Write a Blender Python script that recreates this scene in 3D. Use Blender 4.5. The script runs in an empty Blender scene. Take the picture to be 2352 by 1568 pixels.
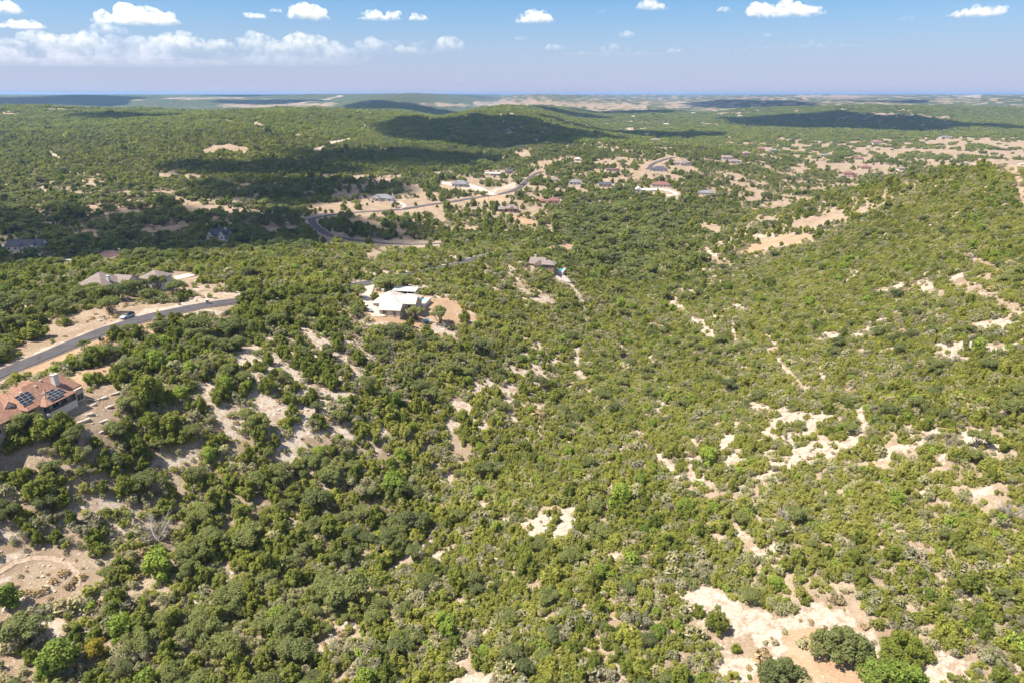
import bpy, bmesh, math, random
import numpy as np
from mathutils import Vector, Matrix

# ------------------------------------------------------------------ camera, sky, sun, exposure
sc = bpy.context.scene
COL = sc.collection
R = math.radians
CAMZ = 100.0
PITCH = R(19.88)
SP, CP = math.sin(PITCH), math.cos(PITCH)
cd = bpy.data.cameras.new('camera'); cam = bpy.data.objects.new('camera', cd); COL.objects.link(cam)
cd.sensor_width = 36.0; cd.lens = 24.0; cd.clip_start = 1.0; cd.clip_end = 200000.0
cam.location = (0, 0, CAMZ); cam.rotation_euler = (R(90) - PITCH, 0, 0)
sc.camera = cam

SUN_EL = R(60.0)
SUN_AZ = R(-106.0)                                    # azimuth from +Y, clockwise: from the left
SUN_DIR = Vector((math.cos(SUN_EL) * math.sin(SUN_AZ), math.cos(SUN_EL) * math.cos(SUN_AZ), math.sin(SUN_EL)))
world = bpy.data.worlds.new('World'); sc.world = world; world.use_nodes = True
wn, wl = world.node_tree.nodes, world.node_tree.links
sky = wn.new('ShaderNodeTexSky'); sky.sky_type = 'NISHITA'; sky.sun_disc = False
sky.sun_elevation = SUN_EL; sky.sun_rotation = SUN_AZ
sky.air_density = 1.0; sky.dust_density = 0.3; sky.ozone_density = 3.0; sky.altitude = 300
tint = wn.new('ShaderNodeMix'); tint.data_type = 'RGBA'; tint.blend_type = 'MULTIPLY'; tint.inputs[0].default_value = 1.0
tint.inputs[7].default_value = (.44, .65, .83, 1)
wl.new(sky.outputs[0], tint.inputs[6])
# the milky lavender layer of air low over the horizon, the same all round
wg = wn.new('ShaderNodeTexCoord'); wsx = wn.new('ShaderNodeSeparateXYZ'); wl.new(wg.outputs['Generated'], wsx.inputs[0])
wr = wn.new('ShaderNodeMapRange'); wr.interpolation_type = 'SMOOTHERSTEP'; wl.new(wsx.outputs['Z'], wr.inputs[0])
wr.inputs[1].default_value = -.03; wr.inputs[2].default_value = .16; wr.inputs[3].default_value = .96; wr.inputs[4].default_value = .0
low = wn.new('ShaderNodeMix'); low.data_type = 'RGBA'; low.inputs[7].default_value = (3.35, 3.5, 4.75, 1)
wl.new(wr.outputs[0], low.inputs[0]); wl.new(tint.outputs[2], low.inputs[6])
# white cumulus added to the unseen upper sky, to lift the shadows
wd = wn.new('ShaderNodeMath'); wd.operation = 'MAXIMUM'; wd.inputs[1].default_value = .06; wl.new(wsx.outputs['Z'], wd.inputs[0])
wv = wn.new('ShaderNodeVectorMath'); wv.operation = 'DIVIDE'; wc = wn.new('ShaderNodeCombineXYZ')
for k in range(3): wl.new(wd.outputs[0], wc.inputs[k])
wl.new(wg.outputs['Generated'], wv.inputs[0]); wl.new(wc.outputs[0], wv.inputs[1])
wz = wn.new('ShaderNodeTexNoise'); wz.inputs['Scale'].default_value = 1.4; wz.inputs['Detail'].default_value = 6; wz.inputs['Roughness'].default_value = .55; wl.new(wv.outputs[0], wz.inputs['Vector'])
wk = wn.new('ShaderNodeMapRange'); wk.interpolation_type = 'SMOOTHSTEP'; wk.inputs[1].default_value = .51; wk.inputs[2].default_value = .62; wl.new(wz.outputs['Fac'], wk.inputs[0])
wf = wn.new('ShaderNodeMapRange'); wf.interpolation_type = 'SMOOTHSTEP'; wf.inputs[1].default_value = .14; wf.inputs[2].default_value = .26; wl.new(wsx.outputs['Z'], wf.inputs[0])
wm = wn.new('ShaderNodeMath'); wm.operation = 'MULTIPLY'; wl.new(wk.outputs[0], wm.inputs[0]); wl.new(wf.outputs[0], wm.inputs[1])
fill_cum = wn.new('ShaderNodeMix'); fill_cum.data_type = 'RGBA'; fill_cum.inputs[7].default_value = (15, 14.6, 14.6, 1)
wl.new(wm.outputs[0], fill_cum.inputs[0]); wl.new(low.outputs[2], fill_cum.inputs[6]); wl.new(fill_cum.outputs[2], wn['Background'].inputs[0])
wn['Background'].inputs[1].default_value = 0.066
sd = bpy.data.lights.new('sun', 'SUN'); sun = bpy.data.objects.new('sun', sd); COL.objects.link(sun)
sd.energy = 4.3; sd.angle = R(0.53); sd.color = (1.0, 0.92, 0.79)
sun.rotation_euler = SUN_DIR.to_track_quat('Z', 'Y').to_euler()
sun.location = (-300, 0, 500)
sc.view_settings.view_transform = 'Standard'; sc.view_settings.look = 'None'
sc.view_settings.gamma = 1.0; sc.view_settings.use_curve_mapping = False
sc.view_settings.exposure = 1.30
sc.render.engine = 'CYCLES'
sc.cycles.use_denoising = True
sc.cycles.max_bounces = 24; sc.cycles.diffuse_bounces = 3; sc.cycles.transmission_bounces = 3
sc.cycles.volume_bounces = 24; sc.cycles.transparent_max_bounces = 8
sc.cycles.use_adaptive_sampling = True; sc.cycles.adaptive_threshold = 0.02
sc.render.film_transparent = False

rng = np.random.default_rng(7)
random.seed(7)

# ------------------------------------------------------------------ small helpers
def hash2(i, j, s):
    n = (i.astype(np.int64) * 374761393 + j.astype(np.int64) * 668265263 + s * 974711) & 0x7fffffff
    n = ((n ^ (n >> 13)) * 1274126177) & 0x7fffffff
    n = (n ^ (n >> 16)) & 0xffff
    return n / 65535.0
def vnoise(x, y, s=0):
    i = np.floor(x); j = np.floor(y); fx = x - i; fy = y - j
    fx = fx * fx * (3 - 2 * fx); fy = fy * fy * (3 - 2 * fy)
    a = hash2(i, j, s); b = hash2(i + 1, j, s); c = hash2(i, j + 1, s); d = hash2(i + 1, j + 1, s)
    return (a * (1 - fx) + b * fx) * (1 - fy) + (c * (1 - fx) + d * fx) * fy
def fbm(x, y, s=0, o=4):
    t = 0; a = 0.5; n = 0
    for k in range(o):
        t = t + a * vnoise(x, y, s + k * 17); n += a; a *= 0.5
        x = x * 2.03 + 5.1; y = y * 2.03 + 9.7
    return t / n                                     # 0..1
def sstep(a, b, x):
    t = np.clip((x - a) / (b - a), 0, 1); return t * t * (3 - 2 * t)

# a pixel of the photograph (2352 x 1568 wide) and a height give a place on the land
def pz(px, py, z):
    a = (px - 1176) / 1568; b = (py - 784) / 1568
    D = (CAMZ - z) / (SP + b * CP)
    return (a * D, D * (CP - b * SP), z)
def pd(px, D, z):                                    # far away: depth and height
    a = (px - 1176) / 1568
    return (a * D, (D - (CAMZ - z) * SP) / CP, z)
def proj(x, y, z):
    D = y * CP + (CAMZ - z) * SP
    v = -y * SP + (CAMZ - z) * CP
    Ds = np.where(D > 1, D, 1)
    return 1176 + 1568 * x / Ds, 784 + 1568 * v / Ds, D

# ------------------------------------------------------------------ the land: heights
CTRL = [pz(*t) for t in [
 (0,1568,3),(600,1568,-2),(1176,1568,0),(1800,1568,5),(2352,1568,9),
 (0,1300,9),(500,1300,1),(900,1300,-5),(1300,1300,0),(1800,1300,8),(2352,1300,15),
 (0,1100,18),(300,1100,12),(700,1100,3),(1050,1100,-7),(1300,1100,-2),(1700,1100,6),(2352,1100,21),
 (300,950,23),(500,950,18),(800,950,10),(1100,950,0),(1300,950,-9),(1500,950,-5),(1800,950,7),(2352,950,26),
 (1450,850,-11),(1480,760,-14),(1450,650,-17),(1500,550,-21),(1700,480,-23),
 (0,850,29.5),(200,775,29.5),(400,720,28),(600,680,24),(780,660,20),(930,630,15),(1130,580,8),(1250,600,7),
 (900,715,15),(1100,760,5),(1000,850,6),(700,800,18),(1350,700,-8),(1240,690,0),
 (0,650,30),(200,610,28),(380,590,24),(600,580,16),(800,565,9),
 (60,575,-5),(252,590,-6),(505,545,-5),(0,500,-3),(300,480,0),(600,480,-4),(740,505,-5),(960,560,-7),
 (1100,500,-8),(1250,460,-8),(1050,425,0),(880,455,-3),(1230,400,0),(1170,478,-6),(1300,560,-12),
 (1500,430,-5),(1620,440,-9),(1560,370,5),(1420,388,2),(1700,365,0),
 (0,440,2),(300,420,4),(600,400,5),(0,380,12),(300,370,14),(600,350,17),(0,320,28),(300,310,32),(600,300,36),
 (0,290,40),(300,280,47),(600,275,50),(0,264,54),(300,259,57),(560,255,59),(760,256,56),
 (930,263,50),(1080,260,54),(1180,270,47),(1250,290,33),(1330,308,18),(1450,322,6),
 (850,290,33),(820,340,13),(1000,300,27),(1100,320,16),(1150,345,5),(950,350,9),(750,385,5),
 (1600,330,-5),(1800,350,-10),(2000,350,-12),(2200,340,-8),(2352,330,-5),(1700,300,0),(2000,300,0),(2300,300,5),
 (1900,390,-14),(2050,380,-12),(1800,420,-16),(1950,425,-17),(1400,300,-5),(1500,280,0),
 (1900,455,13),(2000,430,27),(2100,413,38),(2200,398,47),(2300,388,54),(2352,392,56),(1800,485,-4),
 (1700,560,-7),(2000,560,14),(2300,560,36),(2000,700,12),(1700,700,-5),(2300,700,33),(1600,800,-6),(2000,850,14),(2300,850,29),
]]
CTRL += [pd(*t) for t in [
 (300,2100,56),(700,2050,54),(300,2500,30),(700,2600,5),(1000,2300,15),
 (200,3300,0),(700,3200,-5),(1100,3000,0),(1400,3200,2),(1800,3000,0),(2200,2600,4),
 (830,3700,60),(700,3700,30),(1000,3700,20),(200,4300,72),(500,4600,55),(1000,4300,42),(1300,4000,42),(1500,4100,30),
 (1250,5200,70),(700,5200,74),(100,5600,86),(1700,4700,58),(1600,4500,36),(1900,5000,50),(2100,2900,28),(1950,3000,18),(2250,3300,32),
 (2300,5000,74),(1250,7200,88),(300,7200,90),(2100,7200,82),(1250,12000,92),(100,12000,90),(2300,12000,88),
 (1250,40000,60),(-500,40000,60),(3000,40000,60),(-800,8000,80),(3200,8000,80)]]
CTRL += [(-150,40,6),(0,40,-2),(150,40,9),(0,-150,0),(-300,-150,10),(300,-150,25),
 (-115,145,28.4),(-105,148,26.6),(-122,132,28.8),(-112,166,28.3),(-102,140,25),
 (-250,150,24),(-420,260,18),(-300,0,14),(-480,420,-4),(-800,500,0),(-1200,1000,20),(-1600,1600,55),
 (420,350,62),(600,300,66),(400,150,46),(300,0,32),(520,560,40),(600,850,-6),(850,700,5),(1200,1200,-5),(1800,1600,0),
 (-60,420,6),(-180,380,12),(-230,420,4),(-120,470,-2),(330,700,-10)]
# a bare limestone skyline of low flat hills all round, also behind the viewer
CTRL += [(0,-800,30),(900,-600,50),(-900,-600,30),(0,-4000,60),(4000,-2000,60),(-4000,-2000,60)]
CTRL = np.array(CTRL)
WS = 260.0
def warp(x, y): return np.arcsinh(x / WS), np.arcsinh((y - 150) / WS)
cu, cv = warp(CTRL[:, 0], CTRL[:, 1])
def tps_phi(r2): return 0.5 * r2 * np.log(r2 + 1e-12)
n = len(CTRL)
K = tps_phi((cu[:, None] - cu) ** 2 + (cv[:, None] - cv) ** 2) + np.eye(n) * 0.0015
P = np.stack([np.ones(n), cu, cv], 1)
A = np.zeros((n + 3, n + 3)); A[:n, :n] = K; A[:n, n:] = P; A[n:, :n] = P.T
sol = np.linalg.solve(A, np.concatenate([CTRL[:, 2], np.zeros(3)]))
TW, TA = sol[:n], sol[n:]
def height_raw(x, y):
    u, v = warp(x, y)
    z = TA[0] + TA[1] * u + TA[2] * v
    for k in range(n):
        z = z + TW[k] * tps_phi((u - cu[k]) ** 2 + (v - cv[k]) ** 2)
    d = np.hypot(x, y)
    z = z + (fbm(x / 26, y / 26, 3) - .5) * 2.0 * sstep(60, 150, d)
    z = z + (fbm(x / 110, y / 110, 5) - .5) * 7 * sstep(350, 900, d)
    z = z + (fbm(x / 420, y / 420, 9) - .5) * 38 * sstep(1000, 2600, d)
    z = z + (fbm(x / 1500, y / 1500, 11) - .5) * 70 * sstep(2600, 7000, d)
    far = sstep(4500, 9000, d)
    return np.where(z > 92, z * (1 - far) + (92 + (z - 92) * 0.12) * far, z)

# one sheet of ground, fine near and coarse far: sinh-spaced rows and columns
GS = 150.0; DU = 0.0165; UX = 6.25; V0, V1 = -2.3, 6.35; GY = 170.0
gu = np.arange(-UX, UX + DU / 2, DU); gv = np.arange(V0, V1 + DU / 2, DU)
gx = GS * np.sinh(gu); gy = GY + GS * np.sinh(gv)
NX, NY = len(gx), len(gy)
GXX, GYY = np.meshgrid(gx, gy)
GZ = height_raw(GXX, GYY)
def ground(x, y):
    x = np.asarray(x, float); y = np.asarray(y, float)
    fu = np.clip((np.arcsinh(x / GS) + UX) / DU, 0, NX - 1.001); fv = np.clip((np.arcsinh((y - GY) / GS) - V0) / DU, 0, NY - 1.001)
    i = fu.astype(int); j = fv.astype(int)
    tx = (x - gx[i]) / (gx[i + 1] - gx[i]); ty = (y - gy[j]) / (gy[j + 1] - gy[j])
    tx = np.clip(tx, 0, 1); ty = np.clip(ty, 0, 1)
    z00 = GZ[j, i]; z10 = GZ[j, i + 1]; z01 = GZ[j + 1, i]; z11 = GZ[j + 1, i + 1]
    return np.where(tx >= ty, z00 + (z10 - z00) * tx + (z11 - z10) * ty, z00 + (z01 - z00) * ty + (z11 - z01) * tx)
def cast(px, py):
    """depth of the land seen at photograph pixels px, py"""
    px = np.atleast_1d(np.asarray(px, float)); py = np.atleast_1d(np.asarray(py, float))
    a = (px - 1176) / 1568; b = (py - 784) / 1568
    dx, dy, dz = a, CP - b * SP, -SP - b * CP
    D = np.full(px.shape, 60.0); lo = D.copy(); hit = np.zeros(px.shape, bool); hi = np.full(px.shape, 3.0e4)
    for k in range(330):
        idx = np.where(~hit)[0]
        if len(idx) == 0: break
        d = D[idx]; g = ground(dx[idx] * d, dy[idx] * d)
        h = CAMZ + dz[idx] * d <= g
        hi[idx[h]] = d[h]; hit[idx[h]] = True
        m = idx[~h]; lo[m] = D[m]; D[m] = D[m] * 1.019
        if D[~hit].size and D[~hit].min() > 3.0e4: break
    for k in range(9):
        mid = (lo + hi) / 2
        h = CAMZ + dz * mid <= ground(dx * mid, dy * mid)
        hi = np.where(hit & h, mid, hi); lo = np.where(hit & ~h, mid, lo)
    return hi, hit
def gnd(px, py):
    d, h = cast([px], [py]); d = d[0]
    a = (px - 1176) / 1568; b = (py - 784) / 1568
    x, y = a * d, d * (CP - b * SP)
    return Vector((x, y, float(ground(x, y))))

# ------------------------------------------------------------------ where the land is bare, traced from the photograph
MW, MH = 1176, 784
M = {k: np.zeros((MH, MW), np.float32) for k in 'LGO'}
DENS = np.ones((MH, MW), np.float32)
YY, XX = np.mgrid[0:MH, 0:MW].astype(np.float32); XX = XX * 2 + 1; YY = YY * 2 + 1
WOB = lambda s, a, sd: (fbm(XX / s, YY / s, sd, 3) - .5) * a
def seg_dist(X, Y, p, q):
    px, py = p; qx, qy = q; vx, vy = qx - px, qy - py; L2 = vx * vx + vy * vy + 1e-9
    t = np.clip(((X - px) * vx + (Y - py) * vy) / L2, 0, 1)
    return np.hypot(X - px - t * vx, Y - py - t * vy)
def put(val, sl, kind, dens, amt=1.0, over=False):
    if over:
        for k_ in 'LGO':
            if k_ != kind: M[k_][sl] = M[k_][sl] * (1 - val)
    if kind: M[kind][sl] = np.maximum(M[kind][sl], val * amt)
    DENS[sl] = np.minimum(DENS[sl], 1 - val * (1 - dens))
def stroke(pts, r, kind='L', dens=0.02, amt=1.0, over=False):
    xs = [p[0] for p in pts]; ys = [p[1] for p in pts]; m = r * 2.2 + 6
    x0 = int(max(0, (min(xs) - m) / 2)); x1 = int(min(MW, (max(xs) + m) / 2 + 1)); y0 = int(max(0, (min(ys) - m) / 2)); y1 = int(min(MH, (max(ys) + m) / 2 + 1))
    if x1 <= x0 or y1 <= y0: return
    sl = (slice(y0, y1), slice(x0, x1)); X, Y = XX[sl], YY[sl]
    d = np.full(X.shape, 1e9, np.float32)
    if len(pts) == 1: d = np.hypot(X - xs[0], Y - ys[0])
    for p, q in zip(pts[:-1], pts[1:]): d = np.minimum(d, seg_dist(X, Y, p, q))
    if kind == 'L' and r > 5: r = r * .82
    d = d + (fbm(X / 18, Y / 11, 41, 3) - .5) * r * 2.2
    put(1 - sstep(r * .7, r * 1.25, d), sl, kind, dens, amt, over)
def poly(pts, kind='G', dens=0.05, amt=1.0, soft=7, over=False):
    xs = [p[0] for p in pts]; ys = [p[1] for p in pts]
    x0 = int(max(0, (min(xs) - 20) / 2)); x1 = int(min(MW, (max(xs) + 20) / 2 + 1)); y0 = int(max(0, (min(ys) - 20) / 2)); y1 = int(min(MH, (max(ys) + 20) / 2 + 1))
    sl = (slice(y0, y1), slice(x0, x1)); X, Y = XX[sl], YY[sl]
    ins = np.zeros(X.shape, bool); d = np.full(X.shape, 1e9, np.float32)
    for (ax, ay), (bx, by) in zip(pts, pts[1:] + pts[:1]):
        c = ((ay > Y) != (by > Y)) & (X < (bx - ax) * (Y - ay) / (by - ay + 1e-9) + ax)
        ins ^= c
        d = np.minimum(d, seg_dist(X, Y, (ax, ay), (bx, by)))
    d = np.where(ins, -d, d) + (fbm(X / 30, Y / 20, 43, 3) - .5) * soft * 2.4
    put(1 - sstep(-soft, soft * .4, d), sl, kind, dens, amt, over)
# foreground left: loop of a dirt track, bare strips on the slope
poly([(-30,1258),(60,1244),(130,1254),(205,1284),(250,1322),(190,1346),(155,1396),(60,1410),(-30,1430)],'G',.005,1,5)
stroke([(30,1372),(100,1352),(150,1350)],6,'L',.1,.7); stroke([(0,1335),(60,1320)],6,'L',.1,.7)
poly([(0,1420),(60,1400),(45,1450),(30,1500),(60,1568),(0,1568)],'G',.1)
for a in [([(355,1078),(400,1062),(450,1042)],12),([(195,1168),(240,1155),(285,1160)],13),([(290,1110),(310,1090)],7),([(445,1235),(470,1242)],10),([(100,1470),(140,1450)],8),
          ([(480,930),(520,962),(560,985)],16),([(590,870),(605,920),(650,950)],17),([(680,985),(740,1005)],13),([(550,830),(585,805)],15),([(470,1385),(420,1380)],8),
          ([(1150,970),(1090,985)],9),([(1235,968),(1245,985)],7),([(1000,1090),(1045,1100)],9),([(1325,805),(1322,845),(1348,872)],8),([(1220,845),(1255,872)],5),
          ([(905,1295),(950,1262),(985,1243)],12),([(735,1505),(765,1445),(840,1422)],14),([(1050,1452),(1110,1462)],9),([(1040,1565),(1120,1555)],14),([(500,1300),(540,1320)],7),
          ([(870,995),(900,985)],8),([(850,1010),(870,1035)],7),([(1330,700),(1345,712)],5),([(1110,1390),(1120,1420)],7),([(640,1060),(660,1075)],7),
          ([(1420,790),(1440,810)],4),([(1490,815),(1500,820)],4)]:
    stroke(a[0], a[1])
stroke([(1040,1000),(1068,1042)],14,'G',.1); stroke([(700,880),(770,900)],12,'G',.3); stroke([(1200,1320),(1240,1345)],10,'G',.4)
poly([(520,790),(700,800),(860,850),(850,950),(720,1010),(560,1010),(470,900)],'L',.74,.5,20)
poly([(180,900),(250,882),(290,905),(275,960),(245,1005),(190,985)],'G',.22,.95)
poly([(150,884),(165,858),(275,822),(288,842),(235,885),(190,892)],'O',.0)
# the field beside the near road, its verges
poly([(30,806),(60,760),(110,732),(200,712),(300,694),(420,698),(530,682),(560,690),(470,708),(330,735),(190,785),(90,830)],'G',.012)
stroke([(0,845),(85,812),(200,762),(300,728),(400,706),(520,692)],5,'L',.0,.6)
stroke([(70,850),(200,795),(300,762),(350,752)],12,'O',.0); stroke([(0,905),(60,880)],8,'O',.1)
stroke([(425,696),(500,686),(560,676)],8,'L',.03); stroke([(590,685),(655,676)],7,'G',.1); stroke([(470,752),(500,740),(520,712)],8,'G',.2)
stroke([(418,636)],10,'L',.1); stroke([(360,672),(440,662),(510,660)],9,'G',.25); stroke([(90,690),(150,660)],5,'G',.4); stroke([(280,690),(330,690)],8,'G',.25)
stroke([(560,700),(520,745)],8,'G',.3)
# white-roofed house and its yard
poly([(828,690),(845,745),(880,762),(940,748),(965,772),(1015,776),(1045,752),(1098,748),(1104,728),(1040,688),(985,676),(930,662),(880,668),(780,668)],'O',.03)
stroke([(1000,752),(1045,766)],12,'L',.0); stroke([(880,748),(900,752)],8,'L',.0); stroke([(1050,720),(1090,745)],8,'L',.0,.5)
poly([(760,690),(830,690),(860,770),(900,830),(800,830),(740,760)],'G',.55,.6,14)
stroke([(700,640),(760,650)],4,'G',.4)
# the stone house lower down
stroke([(1190,655),(1225,680),(1270,690)],11,'G',.12); stroke([(1290,632),(1310,652),(1330,682),(1346,712)],5,'L',.0)
stroke([(1160,630),(1185,650)],7,'G',.3); stroke([(1200,690),(1265,688)],6,'L',.1)
# right-hand hillside: pale veins of rock
for a in [([(1548,698),(1590,727),(1640,770)],6),([(1680,742),(1690,790),(1688,830)],6),([(1775,790),(1792,840),(1850,885)],6),([(1820,865),(1860,892)],7),([(1880,845),(1895,880)],6),
          ([(1728,932),(1790,947),(1885,957)],8),([(1972,945),(1978,990),(1960,1018)],12),([(2028,1062),(2048,1030),(2090,1030),(2145,990)],12),([(2195,1012),(2240,978)],10),
          ([(2255,1000),(2290,1038),(2302,1078)],14),([(2130,1115),(2122,1142)],7),([(2235,1142),(2285,1122)],7),([(2150,1062),(2185,1040)],9),([(2010,1010),(2040,1000)],7),
          ([(1512,1052),(1555,1086),(1605,1102)],12),([(1735,1096),(1790,1090)],9),([(1690,1112),(1745,1135)],8),([(1580,1070),(1640,1120)],7),
          ([(1690,1215),(1738,1258),(1762,1302)],11),([(1770,1258),(1815,1292)],7),([(1820,1100),(1835,1108)],5),([(2140,1180),(2125,1210)],5),
          ([(1625,580),(1645,588)],5),([(1330,1225),(1345,1232)],5),([(1690,700),(1720,715)],4),([(2000,800),(2020,830)],5),([(1460,990),(1480,1000)],6)]:
    stroke(a[0], a[1])
for a in [([(2095,655),(2165,672)],9),([(2195,648),(2262,680),(2335,708)],14),([(2215,590),(2275,607)],7),([(2340,430),(2352,470)],8),([(2312,384),(2338,402),(2345,440),(2352,480)],8),
          ([(1890,700),(1895,720)],6),([(1940,880),(1950,910)],6),([(2240,640),(2300,625)],5),([(2280,770),(2300,800)],6),([(2060,720),(2075,740)],5)]:
    stroke(a[0], a[1], 'G', .08)
poly([(1960,930),(2100,960),(2352,960),(2352,1180),(2150,1200),(2010,1090),(1930,1030)],None,.72,1,20)
poly([(1500,660),(1700,680),(1880,780),(1960,900),(1850,960),(1700,860),(1560,760)],None,.78,1,20)
# bottom right: the pale clearing and the orange grass
poly([(1556,1382),(1640,1338),(1690,1382),(1750,1398),(1822,1412),(1872,1368),(1902,1392),(1972,1422),(2012,1452),(2100,1470),(2210,1525),(2235,1568),(1640,1568),(1655,1500),(1600,1430)],'L',.015)
poly([(1800,1432),(1852,1424),(1962,1492),(2120,1545),(2140,1568),(1720,1568),(1790,1500)],'O',.01,1,7,True)
stroke([(1550,1336),(1602,1372)],13,'L',.02); stroke([(1665,1440),(1700,1480),(1740,1500)],26,'G',.02,.9,True); stroke([(1880,1372),(1960,1412),(1985,1430)],14,'G',.02,.9,True)
stroke([(2020,1458),(2110,1500),(2160,1540)],16,'G',.02,.9,True); stroke([(1450,1248),(1458,1278)],6,'G',.1); stroke([(1400,1380),(1430,1420)],8,'G',.25)
# middle distance
for a in [([(1722,575),(1780,556),(1862,548)],8,'O'),([(1728,542),(1775,540)],6,'L'),([(1828,512),(1890,505),(1925,488)],8,'G'),([(1262,566),(1345,574)],6,'O'),([(1610,520),(1650,524)],5,'G'),
          ([(1740,500),(1780,508)],6,'G'),([(1700,450),(1705,470)],4,'G'),([(1735,440),(1745,455)],5,'G'),([(850,590),(880,570),(945,562)],10,'G'),([(1180,505),(1235,515)],7,'O'),
          ([(1080,460),(1160,452)],7,'O'),([(940,480),(1010,488),(1015,505)],8,'G'),([(930,430),(1000,450)],7,'G'),([(1130,440),(1180,425)],6,'L'),([(1020,420),(1080,432),(1130,442)],4,'L'),
          ([(780,490),(740,498),(690,500)],5,'G'),([(740,545),(850,555)],6,'G'),([(330,520),(420,530)],5,'G'),([(200,480),(320,495)],7,'G'),([(600,520),(680,525)],6,'G'),
          ([(470,346),(520,338),(568,346)],5,'G'),([(115,350),(136,364)],4,'L'),([(370,400),(402,398)],4,'G'),([(98,428),(112,446)],6,'L'),([(832,272),(838,290)],3,'L'),([(838,270),(860,268)],3,'L'),
          ([(720,345),(740,338)],3,'L'),([(760,328),(800,320)],2.5,'L'),([(1185,352),(1210,355)],4,'G'),([(1040,318),(1130,306),(1240,312)],2.0,'L'),
          ([(1880,384),(1960,380),(2035,388)],5,'G'),([(2150,328),(2250,325),(2352,335)],8,'G'),([(2000,345),(2120,350),(2352,358)],8,'G'),([(2240,375),(2352,372)],6,'G'),
          ([(1820,390),(1860,388)],5,'G'),([(1960,350),(2060,356)],5,'G'),([(1650,335),(1760,330)],3,'G'),([(1800,345),(1880,350)],4,'G'),
          ([(510,242),(605,246)],4,'G'),([(618,243),(700,240),(765,241)],5,'G'),([(970,240),(1090,243)],3,'G'),([(1090,238),(1300,238)],6,'G'),([(1300,240),(1480,246)],6,'G'),([(1530,243),(1605,240)],5,'G'),
          ([(80,251),(175,254)],3,'G'),([(380,227),(560,226)],2,'G'),([(0,262),(60,264)],4,'G'),([(1640,262),(1700,260)],3,'G'),([(1840,222),(2000,222)],2,'G'),([(2010,262),(2190,272)],3,'G'),
          ([(690,236),(740,230),(785,221)],1.6,'L'),([(2185,221),(2245,221)],2.5,'L'),([(1950,395),(1990,392)],5,'G'),([(1990,480),(1960,490)],3,'G')]:
    stroke(a[0], a[1], a[2], .06)
poly([(690,425),(900,392),(1080,376),(1250,368),(1335,400),(1300,470),(1240,505),(1190,545),(1000,550),(860,552),(760,520),(700,470)],'G',.42,.9,12)
poly([(-40,470),(200,480),(420,470),(640,500),(700,540),(560,575),(380,585),(200,605),(-40,640)],'G',.52,.9,12)
poly([(90,435),(250,432),(420,442),(640,482),(700,520),(560,560),(400,530),(250,505),(110,475)],'G',.5,.9,12)
poly([(1330,380),(1500,352),(1620,360),(1600,395),(1660,440),(1600,455),(1450,445),(1370,430)],'G',.42,.9,10)
poly([(1640,330),(1900,318),(2100,318),(2352,312),(2352,402),(2250,392),(2050,400),(1930,388),(1800,372)],'G',.5,.9,8)
poly([(1960,255),(2110,255),(2200,270),(2170,295),(1980,300)],'G',.5,.6,6)
poly([(740,330),(900,330),(960,350),(800,370)],None,.85,1,8)

poly([(0,1010),(300,960),(520,800),(760,800),(1000,850),(1100,1000),(900,1240),(800,1568),(0,1568),(0,1230)],None,.82,1,25)

_dy, _dx = np.meshgrid(np.arange(196) * 8 + 4, np.arange(294) * 8 + 4, indexing='ij')
_dd, _hh = cast(_dx.ravel(), _dy.ravel())
DEPTH = np.where(_hh, _dd, 4e4).reshape(196, 294)
def lookup(x, y, z):
    """what the photograph shows at a place of the land: pixel, in view, tree cover, kinds of bare ground"""
    px, py, D = proj(x, y, z)
    inf = (D > 20) & (px > -220) & (px < 2570) & (py > 0) & (py < 1760)
    i = np.clip((px / 2).astype(int), 0, MW - 1); j = np.clip((py / 2).astype(int), 0, MH - 1)
    ii = np.clip((px / 8).astype(int), 0, 293); jj = np.clip((py / 8).astype(int), 0, 195)
    dm = np.maximum(DEPTH[jj, ii], DEPTH[np.clip(jj - 1, 0, 195), ii])
    vis = inf & (D < dm * 1.12 + 6)
    o = {k: np.where(vis, M[k][j, i], 0) for k in 'LGO'}
    # outside the photograph: chance clearings of the same kind
    cl = sstep(.60, .70, fbm(x / 40, y / 40, 71, 4))
    o['L'] = np.where(vis, o['L'], cl * .9)
    dens = np.where(vis, DENS[j, i], 1 - cl * .9)
    # small broken openings through the brush on the near slopes
    sm = sstep(.60, .66, fbm(x / 4.6, y / 4.6, 61, 3) * .62 + fbm(x / 36, y / 36, 62, 2) * .38) * (1 - sstep(420, 560, D)) * np.where((px > 1450) & (py > 1080), .35, 1)
    o['L'] = np.maximum(o['L'], sm * .85); dens = dens * (1 - sm * .92)
    # dry openings in the valley woods
    w2 = np.where(vis, np.where(px > 1150, 1.0, np.where(py > 400, .75, .08)), .6) * sstep(520, 700, D) * (1 - np.exp(-(((px - 1430) / 170) ** 2 + ((py - 560) / 90) ** 2)))
    op = sstep(.53, .59, fbm(x / 34, y / 34, 63, 4) + np.where((px > 1200) & (py > 325) & (py < 470), .045, 0)) * w2
    o['G'] = np.maximum(o['G'], op); dens = dens * (1 - op * .85)
    return px, py, D, vis, dens, o

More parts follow.
